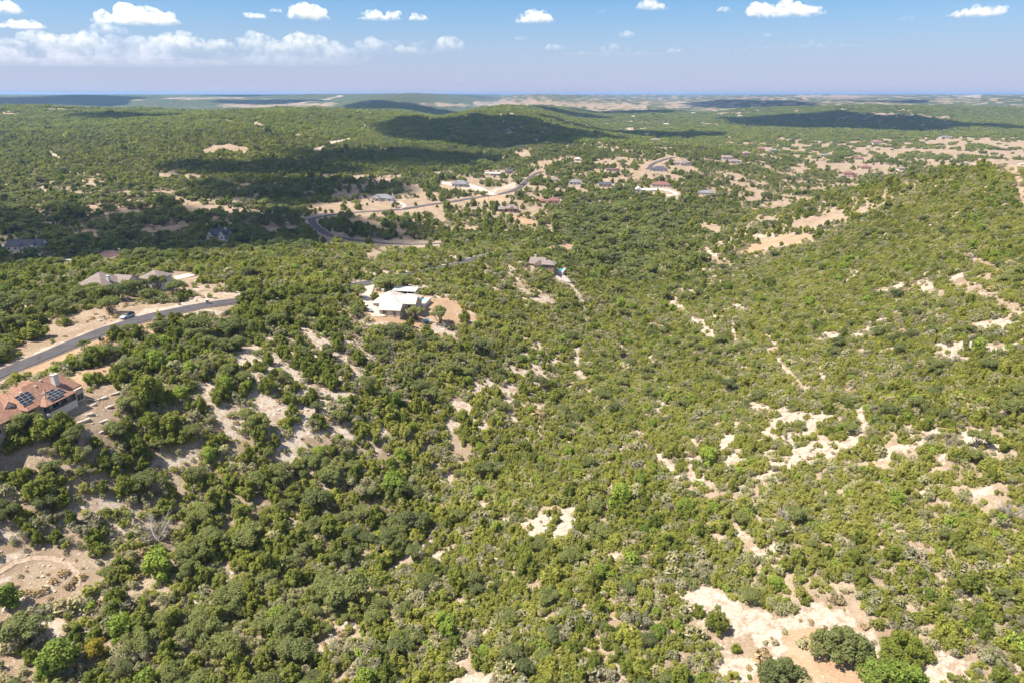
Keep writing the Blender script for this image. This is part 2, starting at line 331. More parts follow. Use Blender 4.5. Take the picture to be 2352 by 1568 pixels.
# ------------------------------------------------------------------ materials
def mat(name):
    m = bpy.data.materials.new(name); m.use_nodes = True
    nt = m.node_tree; b = nt.nodes['Principled BSDF']
    b.inputs['Roughness'].default_value = .8; b.inputs['Specular IOR Level'].default_value = .25
    return m, nt, b
def N(nt, t, **k):
    nd = nt.nodes.new(t)
    for a, v in k.items():
        if a.startswith('in_'): nd.inputs[int(a[3:])].default_value = v
        else: setattr(nd, a, v)
    return nd
def mixc(nt, fac, a, b, blend='MIX'):
    nd = nt.nodes.new('ShaderNodeMix'); nd.data_type = 'RGBA'; nd.blend_type = blend
    for s, v in ((nd.inputs[0], fac), (nd.inputs[6], a), (nd.inputs[7], b)):
        if hasattr(v, 'node'): nt.links.new(v, s)
        else: s.default_value = v if not isinstance(v, tuple) or len(v) == 4 else (*v, 1)
    return nd.outputs[2]
def mth(nt, op, a, b=0.0, c=None, clamp=False):
    nd = nt.nodes.new('ShaderNodeMath'); nd.operation = op; nd.use_clamp = clamp
    for s, v in zip(nd.inputs, (a, b, c)):
        if v is None: continue
        if hasattr(v, 'node'): nt.links.new(v, s)
        else: s.default_value = v
    return nd.outputs[0]
def noise(nt, scale, detail=4, rough=.55, vec=None, dist=0):
    nd = nt.nodes.new('ShaderNodeTexNoise'); nd.inputs['Scale'].default_value = scale; nd.inputs['Detail'].default_value = detail
    nd.inputs['Roughness'].default_value = rough; nd.inputs['Distortion'].default_value = dist
    if vec: nt.links.new(vec, nd.inputs['Vector'])
    return nd.outputs['Fac']
def ramp(nt, fac, lo, hi):
    nd = nt.nodes.new('ShaderNodeMapRange'); nd.interpolation_type = 'SMOOTHSTEP'
    nt.links.new(fac, nd.inputs[0]); nd.inputs[1].default_value = lo; nd.inputs[2].default_value = hi
    return nd.outputs[0]
def attr(nt, name):
    nd = nt.nodes.new('ShaderNodeAttribute'); nd.attribute_name = name; return nd.outputs['Fac']
def simple(name, col, rough=.8, var=.12, scale=1.5, bump=0.0, spec=.25, metal=0.0):
    m, nt, b = mat(name)
    tc = N(nt, 'ShaderNodeTexCoord').outputs['Object']
    f = noise(nt, scale, 5, .6, tc)
    c = mixc(nt, ramp(nt, f, .3, .7), tuple(x * (1 - var) for x in col), tuple(min(1, x * (1 + var)) for x in col))
    nt.links.new(c, b.inputs['Base Color'])
    b.inputs['Roughness'].default_value = rough; b.inputs['Specular IOR Level'].default_value = spec; b.inputs['Metallic'].default_value = metal
    if bump:
        bp = N(nt, 'ShaderNodeBump'); bp.inputs['Strength'].default_value = bump; bp.inputs['Distance'].default_value = .05
        nt.links.new(noise(nt, scale * 8, 3, .6, tc), bp.inputs['Height']); nt.links.new(bp.outputs[0], b.inputs['Normal'])
    return m

def ground_material():
    m, nt, b = mat('hill_country_ground')
    pos = N(nt, 'ShaderNodeNewGeometry').outputs['Position']
    n_big = noise(nt, .012, 4, .55, pos); n_mid = noise(nt, .12, 5, .6, pos); n_fine = noise(nt, .9, 5, .65, pos); n_grit = noise(nt, 3.2, 4, .7, pos)
    floor = mixc(nt, ramp(nt, n_mid, .35, .65), (.24, .18, .125), (.35, .275, .20))
    floor = mixc(nt, ramp(nt, n_grit, .5, .62), floor, (.15, .12, .08))
    floor = mixc(nt, ramp(nt, n_fine, .55, .66), floor, (.36, .29, .22))
    lime = mixc(nt, ramp(nt, n_fine, .32, .62), (.295, .24, .185), (.41, .352, .29))
    lime = mixc(nt, ramp(nt, n_grit, .55, .68), lime, (.27, .20, .145))
    lime = mixc(nt, ramp(nt, n_mid, .55, .75), lime, (.455, .39, .325))
    n_patch = noise(nt, .35, 5, .7, pos)
    lime = mixc(nt, mth(nt, 'MULTIPLY', ramp(nt, n_patch, .50, .60), .75), lime, (.245, .165, .115))
    lime = mixc(nt, mth(nt, 'MULTIPLY', ramp(nt, noise(nt, 1.7, 6, .75, pos), .56, .60), .8), lime, (.55, .47, .40))
    grass = mixc(nt, ramp(nt, n_mid, .35, .65), (.235, .172, .118), (.31, .242, .176))
    grass = mixc(nt, ramp(nt, n_grit, .50, .66), grass, (.17, .115, .07))
    grass = mixc(nt, ramp(nt, n_fine, .58, .70), grass, (.42, .335, .26))
    oran = mixc(nt, ramp(nt, n_mid, .3, .7), (.28, .18, .11), (.36, .25, .165))
    oran = mixc(nt, ramp(nt, n_fine, .52, .72), oran, (.25, .165, .09))
    oran = mixc(nt, ramp(nt, n_grit, .54, .66), oran, (.42, .325, .24))
    # far woods: single trees can no longer be told apart
    t1 = noise(nt, .045, 3, .6, pos); t2 = noise(nt, .006, 4, .6, pos); t3 = noise(nt, .016, 5, .7, pos)
    wood = mixc(nt, ramp(nt, t1, .35, .65), (.032, .042, .020), (.085, .097, .038))
    wood = mixc(nt, ramp(nt, t2, .62, .70), wood, (.20, .165, .10))
    def edge(a, lo=.36, hi=.60, k=.55):
        v = mth(nt, 'ADD', a, mth(nt, 'MULTIPLY', mth(nt, 'SUBTRACT', n_fine, .5), k))
        v = mth(nt, 'ADD', v, mth(nt, 'MULTIPLY', mth(nt, 'SUBTRACT', n_mid, .5), .5))
        # far off the fields are dotted with trees
        v = mth(nt, 'SUBTRACT', v, mth(nt, 'MULTIPLY', attr(nt, 'far'), mth(nt, 'MULTIPLY', ramp(nt, t3, .50, .58), .75)))
        return ramp(nt, v, lo, hi)
    c = mixc(nt, attr(nt, 'far'), floor, wood)
    c = mixc(nt, edge(attr(nt, 'mG')), c, grass)
    c = mixc(nt, edge(attr(nt, 'mO')), c, oran)
    c = mixc(nt, edge(attr(nt, 'mL')), c, lime)
    nt.links.new(c, b.inputs['Base Color']); b.inputs['Roughness'].default_value = .95; b.inputs['Specular IOR Level'].default_value = .1
    bp = N(nt, 'ShaderNodeBump'); bp.inputs['Strength'].default_value = .8; bp.inputs['Distance'].default_value = .35
    h = mth(nt, 'ADD', mth(nt, 'MULTIPLY', n_fine, .7), mth(nt, 'MULTIPLY', n_grit, .35))
    nt.links.new(h, bp.inputs['Height']); nt.links.new(bp.outputs[0], b.inputs['Normal'])
    return m

def mesh_from(name, V, F, mats=(), smooth=False, fm=None):
    me = bpy.data.meshes.new(name)
    V = np.asarray(V, np.float32); F = np.asarray(F, np.int32)
    k = F.shape[1]
    me.vertices.add(len(V)); me.vertices.foreach_set('co', V.ravel())
    me.loops.add(F.size); me.loops.foreach_set('vertex_index', F.ravel())
    me.polygons.add(len(F)); me.polygons.foreach_set('loop_start', np.arange(len(F), dtype=np.int32) * k)
    if fm is not None: me.polygons.foreach_set('material_index', np.asarray(fm, np.int32))
    if smooth: me.polygons.foreach_set('use_smooth', np.ones(len(F), bool))
    for m in mats: me.materials.append(m)
    me.update(calc_edges=True)
    return me
def link(name, me, parent=None):
    o = bpy.data.objects.new(name, me); COL.objects.link(o)
    if parent: o.parent = parent
    return o
def tag(o, label=None, cat=None, group=None, kind=None):
    if label: o['label'] = label
    if cat: o['category'] = cat
    if group: o['group'] = group
    if kind: o['kind'] = kind
    return o
def empty(name, loc, rz=0.0):
    o = bpy.data.objects.new(name, None); COL.objects.link(o); o.location = loc; o.rotation_euler = (0, 0, rz); o.empty_display_size = .3
    return o
def attr_f(me, name, vals):
    a = me.attributes.new(name, 'FLOAT', 'POINT'); a.data.foreach_set('value', np.asarray(vals, np.float32).ravel())

# ------------------------------------------------------------------ ground
idx = np.arange(NX * NY).reshape(NY, NX)
q = np.stack([idx[:-1, :-1], idx[:-1, 1:], idx[1:, 1:]], -1).reshape(-1, 3)
q2 = np.stack([idx[:-1, :-1], idx[1:, 1:], idx[1:, :-1]], -1).reshape(-1, 3)
GV = np.stack([GXX.ravel(), GYY.ravel(), GZ.ravel()], 1)
gme = mesh_from('ground', GV, np.concatenate([q, q2]), [ground_material()], smooth=True)
_px, _py, _D, _vis, _dens, _o = lookup(GV[:, 0], GV[:, 1], GV[:, 2])
dist0 = np.hypot(GV[:, 0], GV[:, 1])
for k in 'LGO': attr_f(gme, 'm' + k, _o[k])
attr_f(gme, 'far', sstep(2000, 3400, dist0))
tag(link('ground', gme), kind='structure')

# ------------------------------------------------------------------ roads and drives
KEEP = []                                            # places kept free of trees: (x, y, radius)
def chaikin(p, k=2):
    for _ in range(k):
        q = [p[0]]
        for a, b in zip(p[:-1], p[1:]):
            q += [a * .75 + b * .25, a * .25 + b * .75]
        p = q + [p[-1]]
    return p
def ribbon(name, px, width, m, lift=.14, edge=None, step=2.5, clear=1.0, world=False, open_to=None):
    pts = [np.array(p, float) if world else np.array(gnd(*p)[:2]) for p in px]
    pts = chaikin(pts)
    if open_to != 0: stroke(list(px)[:open_to], max(3.2, 1568 * (width * .5 + clear * .5) * .6 / np.hypot(*pts[len(pts) // 2])), None, 0.0)
    L = [0]
    for a, b in zip(pts[:-1], pts[1:]): L.append(L[-1] + np.hypot(*(b - a)))
    L = np.array(L); P = np.array(pts); nn = max(4, int(L[-1] / step))
    s = np.linspace(0, L[-1], nn); X = np.interp(s, L, P[:, 0]); Y = np.interp(s, L, P[:, 1])
    tx, ty = np.gradient(X), np.gradient(Y); l = np.hypot(tx, ty); tx /= l; ty /= l
    offs = np.linspace(-.5, .5, 7) * width
    vx = X[:, None] + ty[:, None] * offs; vy = Y[:, None] - tx[:, None] * offs
    vz = ground(vx, vy); vz = np.maximum(vz, ground(X, Y)[:, None] * .5 + vz * .5) + lift
    # edges go down into the soil
    vx = np.concatenate([vx[:, :1], vx, vx[:, -1:]], 1); vy = np.concatenate([vy[:, :1], vy, vy[:, -1:]], 1); vz = np.concatenate([vz[:, :1] - .8, vz, vz[:, -1:] - .8], 1)
    k = vx.shape[1]; ii = np.arange(nn * k).reshape(nn, k)
    F = np.stack([ii[:-1, :-1], ii[:-1, 1:], ii[1:, 1:], ii[1:, :-1]], -1).reshape(-1, 4)[:, ::-1]
    o = link(name, mesh_from(name, np.stack([vx, vy, vz], -1).reshape(-1, 3), F, [m]))
    tag(o, kind='structure')
    for a, b in zip(X[::1], Y[::1]): KEEP.append((a, b, width / 2 + (clear if not (open_to and name == 'road' and a > -112 and b < 460 and a < 60) else -.2)))
    return o
asphalt = simple('asphalt', (.072, .066, .072), .9, .16, .35, .2, .2)
concrete = simple('pale_concrete', (.42, .36, .31), .9, .12, .5, .1)
caliche = simple('white_caliche', (.52, .45, .37), .95, .12, .3, .3)
M_track = simple('worn_track', (.33, .25, .185), .95, .3, 1.6, .3)
kerb = simple('kerb_concrete', (.38, .31, .25), .9, .12, .8)
near_px = [(-70,895),(0,857),(84,824),(168,789),(252,755),(303,740),(400,716),(520,695),(590,683),(640,674),(700,668),(780,661),(850,650),(930,632),(1000,617),(1060,604),(1100,592),(1132,579)]
ribbon('road', near_px, 6.2, asphalt, .16, clear=2.6, open_to=8)
ribbon('kerb', near_px, 7.1, kerb, .09, clear=0, open_to=0)
ribbon('road', [(715,503),(720,518),(745,536),(790,549),(850,556),(905,561),(960,562),(1010,560),(1065,556)], 6.2, asphalt, .16, clear=2.5, open_to=8)
ribbon('road', [(1246,394),(1230,399),(1210,415),(1200,427),(1174,441),(1140,449),(1038,464),(959,475),(915,483),(835,487),(790,491),(740,497),(715,503)], 6.2, asphalt, .2, clear=2.0, open_to=7)
ribbon('road', [(225,541),(303,538),(400,533),(470,529),(519,525),(600,514),(685,505),(715,503)], 5.0, asphalt, .2, clear=1.0, open_to=0)
ribbon('road', [(1488,390),(1492,385),(1500,376),(1522,368),(1548,362)], 6.5, asphalt, .2, clear=6)
ribbon('road', [(2230,377),(2290,374),(2360,378)], 7, caliche, .25, clear=8)
ribbon('driveway', [(851,650),(849,662),(842,676),(841,687),(849,699),(860,710),(868,721)], 4.2, concrete, .12, clear=1.0)
ribbon('driveway', [(862,706),(868,716),(866,726),(872,728)], 6.0, concrete, .10, clear=.5)
ribbon('driveway', [(1072,424),(1098,431),(1118,440),(1137,449)], 7.5, caliche, .2, clear=3)
ribbon('driveway', [(1015,420),(1036,424),(1060,430),(1076,428)], 8, caliche, .2, clear=3)
ribbon('driveway', [(900,460),(918,466),(934,473),(918,480)], 4, concrete, .2, clear=2)
ribbon('driveway', [(1284,632),(1294,640),(1300,648)], 8, concrete, .15, clear=1)
ribbon('driveway', [(-40,566),(0,566),(28,568)], 9, concrete, .2, clear=3)
ribbon('driveway', [(410,634),(430,638)], 10, caliche, .15, clear=2)
ribbon('driveway', [(1515,434),(1545,440),(1560,447),(1530,450)], 5, caliche, .25, clear=4)
ribbon('driveway', [(600,684),(552,684),(505,683),(470,672)], 4.0, M_track, .12, clear=1.5, open_to=0)
ribbon('dirt_track', [(-40,1340),(0,1312),(40,1286),(100,1277),(160,1290),(183,1316),(180,1345)], 1.0, M_track, .02, clear=.3, open_to=0)

# ------------------------------------------------------------------ buildings
M_white = simple('white_wall', (.55, .51, .47), .85, .06, .6)
M_stone = simple('limestone_wall', (.42, .35, .28), .9, .22, .9, .4)
M_tan = simple('tan_wall', (.50, .405, .325), .9, .10, .7)
M_brick = simple('brown_stone_wall', (.26, .185, .135), .9, .28, 1.6, .4)
M_pink = simple('pink_render', (.46, .31, .26), .9, .08, .7)
M_redroof = simple('red_shingle', (.245, .137, .098), .92, .26, 2.2, .5)
M_mauve = simple('mauve_shingle', (.20, .162, .15), .92, .16, 2.0, .5)
M_brown = simple('brown_shingle', (.14, .09, .08), .92, .16, 2.0, .5)
M_rbrown = simple('red_brown_shingle', (.19, .092, .08), .92, .16, 2.0, .4)
M_grey = simple('grey_shingle', (.165, .165, .18), .9, .16, 1.5, .4)
M_dark = simple('dark_shingle', (.065, .07, .085), .9, .16, 1.5, .4)
M_whiteroof = simple('white_metal_roof', (.44, .39, .34), .7, .10, .5, 0, .2)
M_bright = simple('white_membrane_roof', (.62, .60, .57), .7, .05, .4)
M_bluegrey = simple('blue_grey_metal', (.33, .36, .365), .5, .06, .4, 0, .4)
M_glass = simple('window_glass', (.025, .03, .04), .12, .1, .5, 0, .6)
M_trim = simple('trim', (.48, .44, .38), .7, .05, 1)
M_wood = simple('dark_wood', (.09, .065, .05), .8, .2, 2)
M_door = simple('door_brown', (.16, .08, .05), .6, .15, 2)
M_dim = simple('porch_ceiling', (.20, .17, .15), .9, .1, 1)
M_pool = simple('pool_water', (.03, .30, .42), .06, .1, .5, 0, .5)
M_panel = simple('solar_glass', (.010, .011, .022), .35, .2, 2, 0, .6)
M_alu = simple('aluminium', (.45, .46, .48), .4, .05, 2, 0, .5, .3)

def box_vf(x0, x1, y0, y1, z0, z1):
    V = [(x0,y0,z0),(x1,y0,z0),(x1,y1,z0),(x0,y1,z0),(x0,y0,z1),(x1,y0,z1),(x1,y1,z1),(x0,y1,z1)]
    F = [(0,3,2,1),(4,5,6,7),(0,1,5,4),(1,2,6,5),(2,3,7,6),(3,0,4,7)]
    return V, F
def pmesh(name, V, F, m, parent=None, bevel=0):
    me = bpy.data.meshes.new(name); me.from_pydata([tuple(map(float, v)) for v in V], [], [tuple(f) for f in F]); me.materials.append(m); me.update()
    if bevel:
        bm = bmesh.new(); bm.from_mesh(me); bmesh.ops.bevel(bm, geom=list(bm.edges), offset=bevel, segments=2, affect='EDGES', clamp_overlap=True); bm.to_mesh(me); bm.free()
    return link(name, me, parent)
def pbox(name, x0, x1, y0, y1, z0, z1, m, parent=None, bevel=0):
    return pmesh(name, *box_vf(x0, x1, y0, y1, z0, z1), m, parent, bevel)
def tube_vf(pts, rad, seg=8, cap=True):
    V = []; F = []
    pts = [Vector(p) for p in pts]
    for i, p in enumerate(pts):
        t = (pts[min(i + 1, len(pts) - 1)] - pts[max(i - 1, 0)]).normalized()
        a = t.orthogonal().normalized(); b = t.cross(a)
        r = rad[i] if hasattr(rad, '__len__') else rad
        for k in range(seg):
            an = 2 * math.pi * k / seg; V.append(tuple(p + (a * math.cos(an) + b * math.sin(an)) * r))
    for i in range(len(pts) - 1):
        for k in range(seg):
            F.append((i * seg + k, i * seg + (k + 1) % seg, (i + 1) * seg + (k + 1) % seg, (i + 1) * seg + k))
    if cap:
        F.append(tuple(range(seg - 1, -1, -1))); F.append(tuple(range((len(pts) - 1) * seg, len(pts) * seg)))
    return V, F
def ptube(name, pts, rad, m, parent=None, seg=8):
    return pmesh(name, *tube_vf(pts, rad, seg), m, parent)
def hip_vf(x0, x1, y0, y1, z, rise, axis, a0=None, a1=None, t=.22):
    """hip roof on a rectangle; a0/a1 = how far the ridge ends stand in from the two ends (0 gives a gable)"""
    if axis == 'x':
        h = (y1 - y0) / 2; a0 = h if a0 is None else a0; a1 = h if a1 is None else a1; ym = (y0 + y1) / 2
        e = [(x0 + a0, ym, z + rise), (x1 - a1, ym, z + rise)]
        F = [(4,5,9,8),(5,6,9),(6,7,8,9),(7,4,8)]
    else:
        h = (x1 - x0) / 2; a0 = h if a0 is None else a0; a1 = h if a1 is None else a1; xm = (x0 + x1) / 2
        e = [(xm, y0 + a0, z + rise), (xm, y1 - a1, z + rise)]
        F = [(4,5,8),(5,6,9,8),(6,7,9),(7,4,8,9)]
    V = [(x0,y0,z-t),(x1,y0,z-t),(x1,y1,z-t),(x0,y1,z-t),(x0,y0,z),(x1,y0,z),(x1,y1,z),(x0,y1,z)] + e
    F = [(3,2,1,0),(0,1,5,4),(1,2,6,5),(2,3,7,6),(3,0,4,7)] + F
    return V, F
WIN = {}
def window(parent, x, y, z, w, h, face, name='window', framed=False):
    """a pane standing 4 cm proud of the wall; face is the wall's outward direction -y +y -x +x"""
    key = (round(w, 2), round(h, 2), name)
    if key not in WIN:
        me = bpy.data.meshes.new(name); V, F = box_vf(-w/2, w/2, -.05, .06, 0, h); me.from_pydata(V, [], F); me.materials.append(M_door if name == 'door' else M_glass); me.update()
        fr = bpy.data.meshes.new('frame'); V = []; F = []
        for bx in ((-w/2-.1, w/2+.1, h, h+.12), (-w/2-.1, w/2+.1, -.12, 0), (-w/2-.12, -w/2, 0, h), (w/2, w/2+.12, 0, h), (-.04, .04, 0, h)):
            v, f = box_vf(bx[0], bx[1], -.09, .05, bx[2], bx[3]); k = len(V); V += v; F += [tuple(i + k for i in q) for q in f]
        fr.from_pydata(V, [], F); fr.materials.append(M_trim); fr.update()
        WIN[key] = (me, fr)
    me, fr = WIN[key]
    o = link(name, me, parent); o.location = (x, y, z); o.rotation_euler = (0, 0, {'-y': 0, '+x': R(90), '+y': R(180), '-x': R(-90)}[face])
    if framed: link('frame', fr, o)
    return o
def house(label, px, py, rz, wings, wall, roof, cat='house', near=False, chim=None, name='house', win=True, clear=2.0, dz=0.0, porch=None, group=None, front=True):
    """wings: (cx, cy, lx, ly, wall height, kind, rise, ridge axis[, base z]) in metres round the house's middle"""
    g = gnd(px, py); c, s = math.cos(rz), math.sin(rz)
    zs = [float(ground(g.x + c * a - s * b, g.y + s * a + c * b)) for (cx, cy, lx, ly, *_) in wings for a in (cx - lx/2, cx + lx/2) for b in (cy - ly/2, cy + ly/2)]
    g.z = float(np.mean(zs)) + dz
    root = empty(name, g, rz); tag(root, label, cat, group)
    down = g.z - min(zs) + .6
    wpx_ = max(abs(w[0]) + w[2] / 2 for w in wings) * 1568 / math.hypot(g.x, g.y)
    if front: stroke([(px - wpx_ * .8, py - 2), (px + wpx_ * .8, py - 2)], 7 if near else 5, None, .08)
    wobj = []
    for w in wings:
        cx, cy, lx, ly, h, kind, rise, ax = w[:8]
        x0, x1, y0, y1 = cx - lx/2, cx + lx/2, cy - ly/2, cy + ly/2
        pbox('wall', x0, x1, y0, y1, -down, h, wall, root)
        ov = .55
        if kind == 'hip':
            pmesh('roof', *hip_vf(x0-ov, x1+ov, y0-ov, y1+ov, h+.16, rise, ax), roof, root)
        elif kind == 'gable':
            pmesh('roof', *hip_vf(x0-ov, x1+ov, y0-ov, y1+ov, h+.16, rise, ax, 0.0, 0.0), roof, root)
            if ax == 'x':
                ym = (y0 + y1) / 2
                for xe, d in ((x0, -1), (x1, 1)):
                    xa, xb = xe + d * (ov + .03), xe + d * (ov - .2)
                    k = .86
                    V = [(xa, ym-(y1-y0)/2*k, h+.25), (xa, ym+(y1-y0)/2*k, h+.25), (xa, ym, h+.16+rise*.86), (xb, ym-(y1-y0)/2*k, h+.25), (xb, ym+(y1-y0)/2*k, h+.25), (xb, ym, h+.16+rise*.86)]
                    pmesh('gable_wall', V, [(0,1,2),(5,4,3),(0,3,4,1),(1,4,5,2),(2,5,3,0)], wall, root)
            else:
                xm = (x0 + x1) / 2
                for ye, d in ((y0, -1), (y1, 1)):
                    ya, yb = ye + d * (ov + .03), ye + d * (ov - .2); k = .86
                    V = [(xm-(x1-x0)/2*k, ya, h+.25), (xm+(x1-x0)/2*k, ya, h+.25), (xm, ya, h+.16+rise*.86), (xm-(x1-x0)/2*k, yb, h+.25), (xm+(x1-x0)/2*k, yb, h+.25), (xm, yb, h+.16+rise*.86)]
                    pmesh('gable_wall', V, [(0,1,2),(5,4,3),(0,3,4,1),(1,4,5,2),(2,5,3,0)], wall, root)
        else:
            pbox('roof', x0-.3, x1+.3, y0-.3, y1+.3, h+.003, h+.3, roof, root)
        if win:
            k = 0
            for face, L, fx, fy in (('-y', lx, None, y0), ('+x', ly, x1, None), ('-x', ly, x0, None)):
                nwin = max(1, int(L / 4.2))
                for i in range(nwin):
                    t = -L/2 + L * (i + .5) / nwin
                    X = cx + t if fx is None else fx; Y = cy + t if fy is None else fy
                    # not inside another wing
                    off = {'-y': (0, -.5), '+x': (.5, 0), '-x': (-.5, 0)}[face]
                    if any(q is not w and abs(X + off[0] - q[0]) < q[2]/2 and abs(Y + off[1] - q[1]) < q[3]/2 for q in wings): continue
                    k += 1
                    if face == '-y' and i == nwin // 2 and w is wings[0]: window(root, X, Y, .05, 1.1, 2.1, face, 'door', near)
                    else:
                        window(root, X, Y, .95, 1.5, 1.35, face, 'window', near)
                        if h > 5: window(root, X, Y, 3.9, 1.4, 1.3, face, 'window', near)
        KEEP.append((g.x + c * cx - s * cy, g.y + s * cx + c * cy, max(lx, ly) * .55 + clear))
        KEEP.append((g.x + c * (cx - lx*.3) - s * cy, g.y + s * (cx-lx*.3) + c * cy, ly * .55 + clear)); KEEP.append((g.x + c * (cx + lx*.3) - s * cy, g.y + s * (cx+lx*.3) + c * cy, ly * .55 + clear))
    if chim:
        cx, cy, z0, z1, mm = chim
        ch = pbox('chimney', cx-.55, cx+.55, cy-.45, cy+.45, z0, z1, mm, root)
        pbox('cap', cx-.65, cx+.65, cy-.55, cy+.55, z1+.004, z1+.15, M_trim, ch)
    if porch:
        x0, x1, y0, y1, h = porch
        pbox('porch_roof', x0, x1, y0, y1, h, h+.2, roof, root)
        for xx in np.linspace(x0+.25, x1-.25, max(2, int((x1-x0)/3.5)+1)):
            pbox('post', xx-.12, xx+.12, y0+.2, y0+.44, -down, h-.003, M_trim, root)
    return root, g

# --- the red-roofed house at the left edge
def red_house():
    # local frame: origin at the near corner of the porch; y runs along the house, x to the downhill side
    t = Vector((.21, .978, 0)); nrm = Vector((.978, -.21, 0))
    o0 = Vector((-109.5, 145.7, 27.0))
    root = empty('house', o0, math.atan2(nrm.y, nrm.x))
    tag(root, 'red shingle roofed house with roof solar panels, white chimney and covered porch', 'house')
    E0 = 4.3
    def block(x0, x1, y0, y1, e, rise, ax, a0=None, a1=None, ov=.5, z0=-2.2, wall=True, wm=M_stone):
        if wall: pbox('wall', x0, x1, y0, y1, z0, e-.1, wm, root)
        return pmesh('roof', *hip_vf(x0-ov, x1+ov, y0-ov, y1+ov, e+.15, rise, ax, a0, a1), M_redroof, root)
    block(-11.6, -1.9, -3.0, 11.6, E0, 3.6, 'y', 4.4, 1.6)
    # porch hip on the downhill side
    pmesh('roof', *hip_vf(-8.2, .5, -.4, 8.6, E0 - .02, 2.15, 'x', None, 4.5), M_redroof, root)
    pbox('porch_floor', -1.86, .1, .1, 8.1, 1.6, 1.85, M_stone, root)
    pw = pbox('porch_wall', .1, .42, .1, 8.1, -2.2, 2.35, M_white, root)
    pbox('porch_wall', -1.86, .096, -.15, .1, -2.2, 2.1, M_white, root)
    for yy in (.3, 4.1, 7.9): pbox('post', .12, .4, yy-.14, yy+.14, 2.353, E0-.1, M_wood, root)
    pbox('porch_ceiling', -1.86, .3, .1, 8.1, E0-.14, E0-.09, M_dim, root)
    for yy in (1.6, 4.2, 6.6): window(root, -1.9, yy, 1.9, 1.6, 1.9, '+x', 'window', True)
    # garage wing toward the left edge
    block(-12.5, -3.4, -22.0, -3.05, E0-.6, 3.1, 'y', 3.8, 2.0)
    for yy in (-6, -10, -15): window(root, -3.4, yy, 1.6, 1.4, 1.3, '+x', 'window', True)
    window(root, -1.9, 9.9, 1.5, 1.6, 1.5, '+x', 'window', True); window(root, -4.6, 11.6, 1.5, 1.4, 1.4, '+y', 'window', True); window(root, -1.9, -1.6, 1.5, 1.1, 1.2, '+x', 'window', True)
    pbox('corner_wall', -1.88, -.6, 8.9, 11.5, -2.2, E0-.12, M_stone, root)
    window(root, -.6, 10.2, 1.2, 1.8, 1.7, '+x', 'window', True)
    # gabled dormers on the uphill side
    for yy, e, dx in ((.8, .35, 0), (4.2, .75, .5), (7.4, .9, .2)):
        pbox('dormer_wall', -13.6+dx, -9.0, yy-1.2, yy+1.2, -1.2, E0+e, M_white, root)
        pmesh('dormer_roof', *hip_vf(-14.1+dx, -7.6, yy-1.7, yy+1.7, E0+e+.14, 1.15, 'x', 0, 0), M_redroof, root)
        pmesh('dormer_gable', [(-14.12+dx, yy-1.4, E0+e+.1), (-14.12+dx, yy+1.4, E0+e+.1), (-14.12+dx, yy, E0+e+1.15), (-13.9+dx, yy-1.4, E0+e+.1), (-13.9+dx, yy+1.4, E0+e+.1), (-13.9+dx, yy, E0+e+1.15)], [(0,1,2),(5,4,3),(0,3,4,1),(1,4,5,2),(2,5,3,0)], M_white, root)
    # the pale cross gable between main roof and wing
    pmesh('dormer_roof', *hip_vf(-12.4, -5.4, -6.2, -2.0, E0+.55, 1.9, 'x', 0, 0), M_redroof, root)
    pmesh('gable_wall', [(-5.38, -6.0, E0+.2), (-5.38, -2.2, E0+.2), (-5.38, -4.1, E0+2.25), (-5.7, -6.0, E0+.2), (-5.7, -2.2, E0+.2), (-5.7, -4.1, E0+2.25)], [(0,1,2),(5,4,3),(0,3,4,1),(1,4,5,2),(2,5,3,0)], M_white, root)
    def zr(x): return E0 + .15 + (1 - abs(x + 6.75) / 5.35) * 3.6
    ch = pbox('chimney', -4.7, -3.6, 7.0, 8.3, zr(-4.0)-.8, zr(-4.0)+2.5, M_white, root)
    pbox('cap', -4.8, -3.5, 6.9, 8.4, zr(-4.0)+2.504, zr(-4.0)+2.65, M_trim, ch); ptube('flue', [(-4.15, 7.65, zr(-4)+2.6), (-4.15, 7.65, zr(-4)+3.0)], .18, M_alu, ch)
    for x, y in ((-6.2, 5.6), (-5.5, 3.4), (-5.6, -.6), (-6.9, 9.5)):
        v = ptube('roof_vent', [(x, y, zr(x)-.15), (x, y, zr(x)+.32), (x, y, zr(x)+.36)], [.26, .26, .05], M_trim, root)
    for x, y in ((-7.4, -8.0), (-6.2, -12.0)):
        ptube('roof_vent', [(x, y, E0+1.4), (x, y, E0+2.75), (x, y, E0+2.8)], [.24, .24, .05], M_trim, root)
    # solar panels, each its own piece, laid 8 cm above the shingles
    pv, pf = box_vf(-.36, .36, -.60, .60, 0, .045); pm = bpy.data.meshes.new('solar_panel'); pm.from_pydata(pv, [], pf); pm.materials.append(M_panel); pm.update()
    fv, ff = [], []
    for bx in ((-.375, -.35, -.615, .615), (.35, .375, -.615, .615), (-.35, .35, -.615, -.59), (-.35, .35, .59, .615)):
        v, f = box_vf(bx[0], bx[1], bx[2], bx[3], .002, .06); k = len(fv); fv += v; ff += [tuple(i + k for i in qq) for qq in f]
    fmz = bpy.data.meshes.new('frame'); fmz.from_pydata(fv, [], ff); fmz.materials.append(M_alu); fmz.update()
    def panel(p, ex, ey):
        ez = ex.cross(ey).normalized(); o = link('solar_panel', pm, root)
        mt = Matrix((ex, ey, ez)).transposed().to_4x4(); mt.translation = p + ez * .1
        o.matrix_local = mt; link('frame', fmz, o)
    sl = Vector((1, 0, -3.6 / 5.35)).normalized(); al = Vector((0, 1, 0))
    def on_main(x, y): return Vector((x, y, zr(x)))
    for r, cols in ((0, (0, 1, 2)), (1, (0, 1, 2)), (2, (-.2, .8, 1.8)), (3, (-.2, .8))):
        for c in cols: panel(on_main(-5.0, -.7) + sl * (r * .80) + al * (c * 1.27 - 1.5), sl, al)
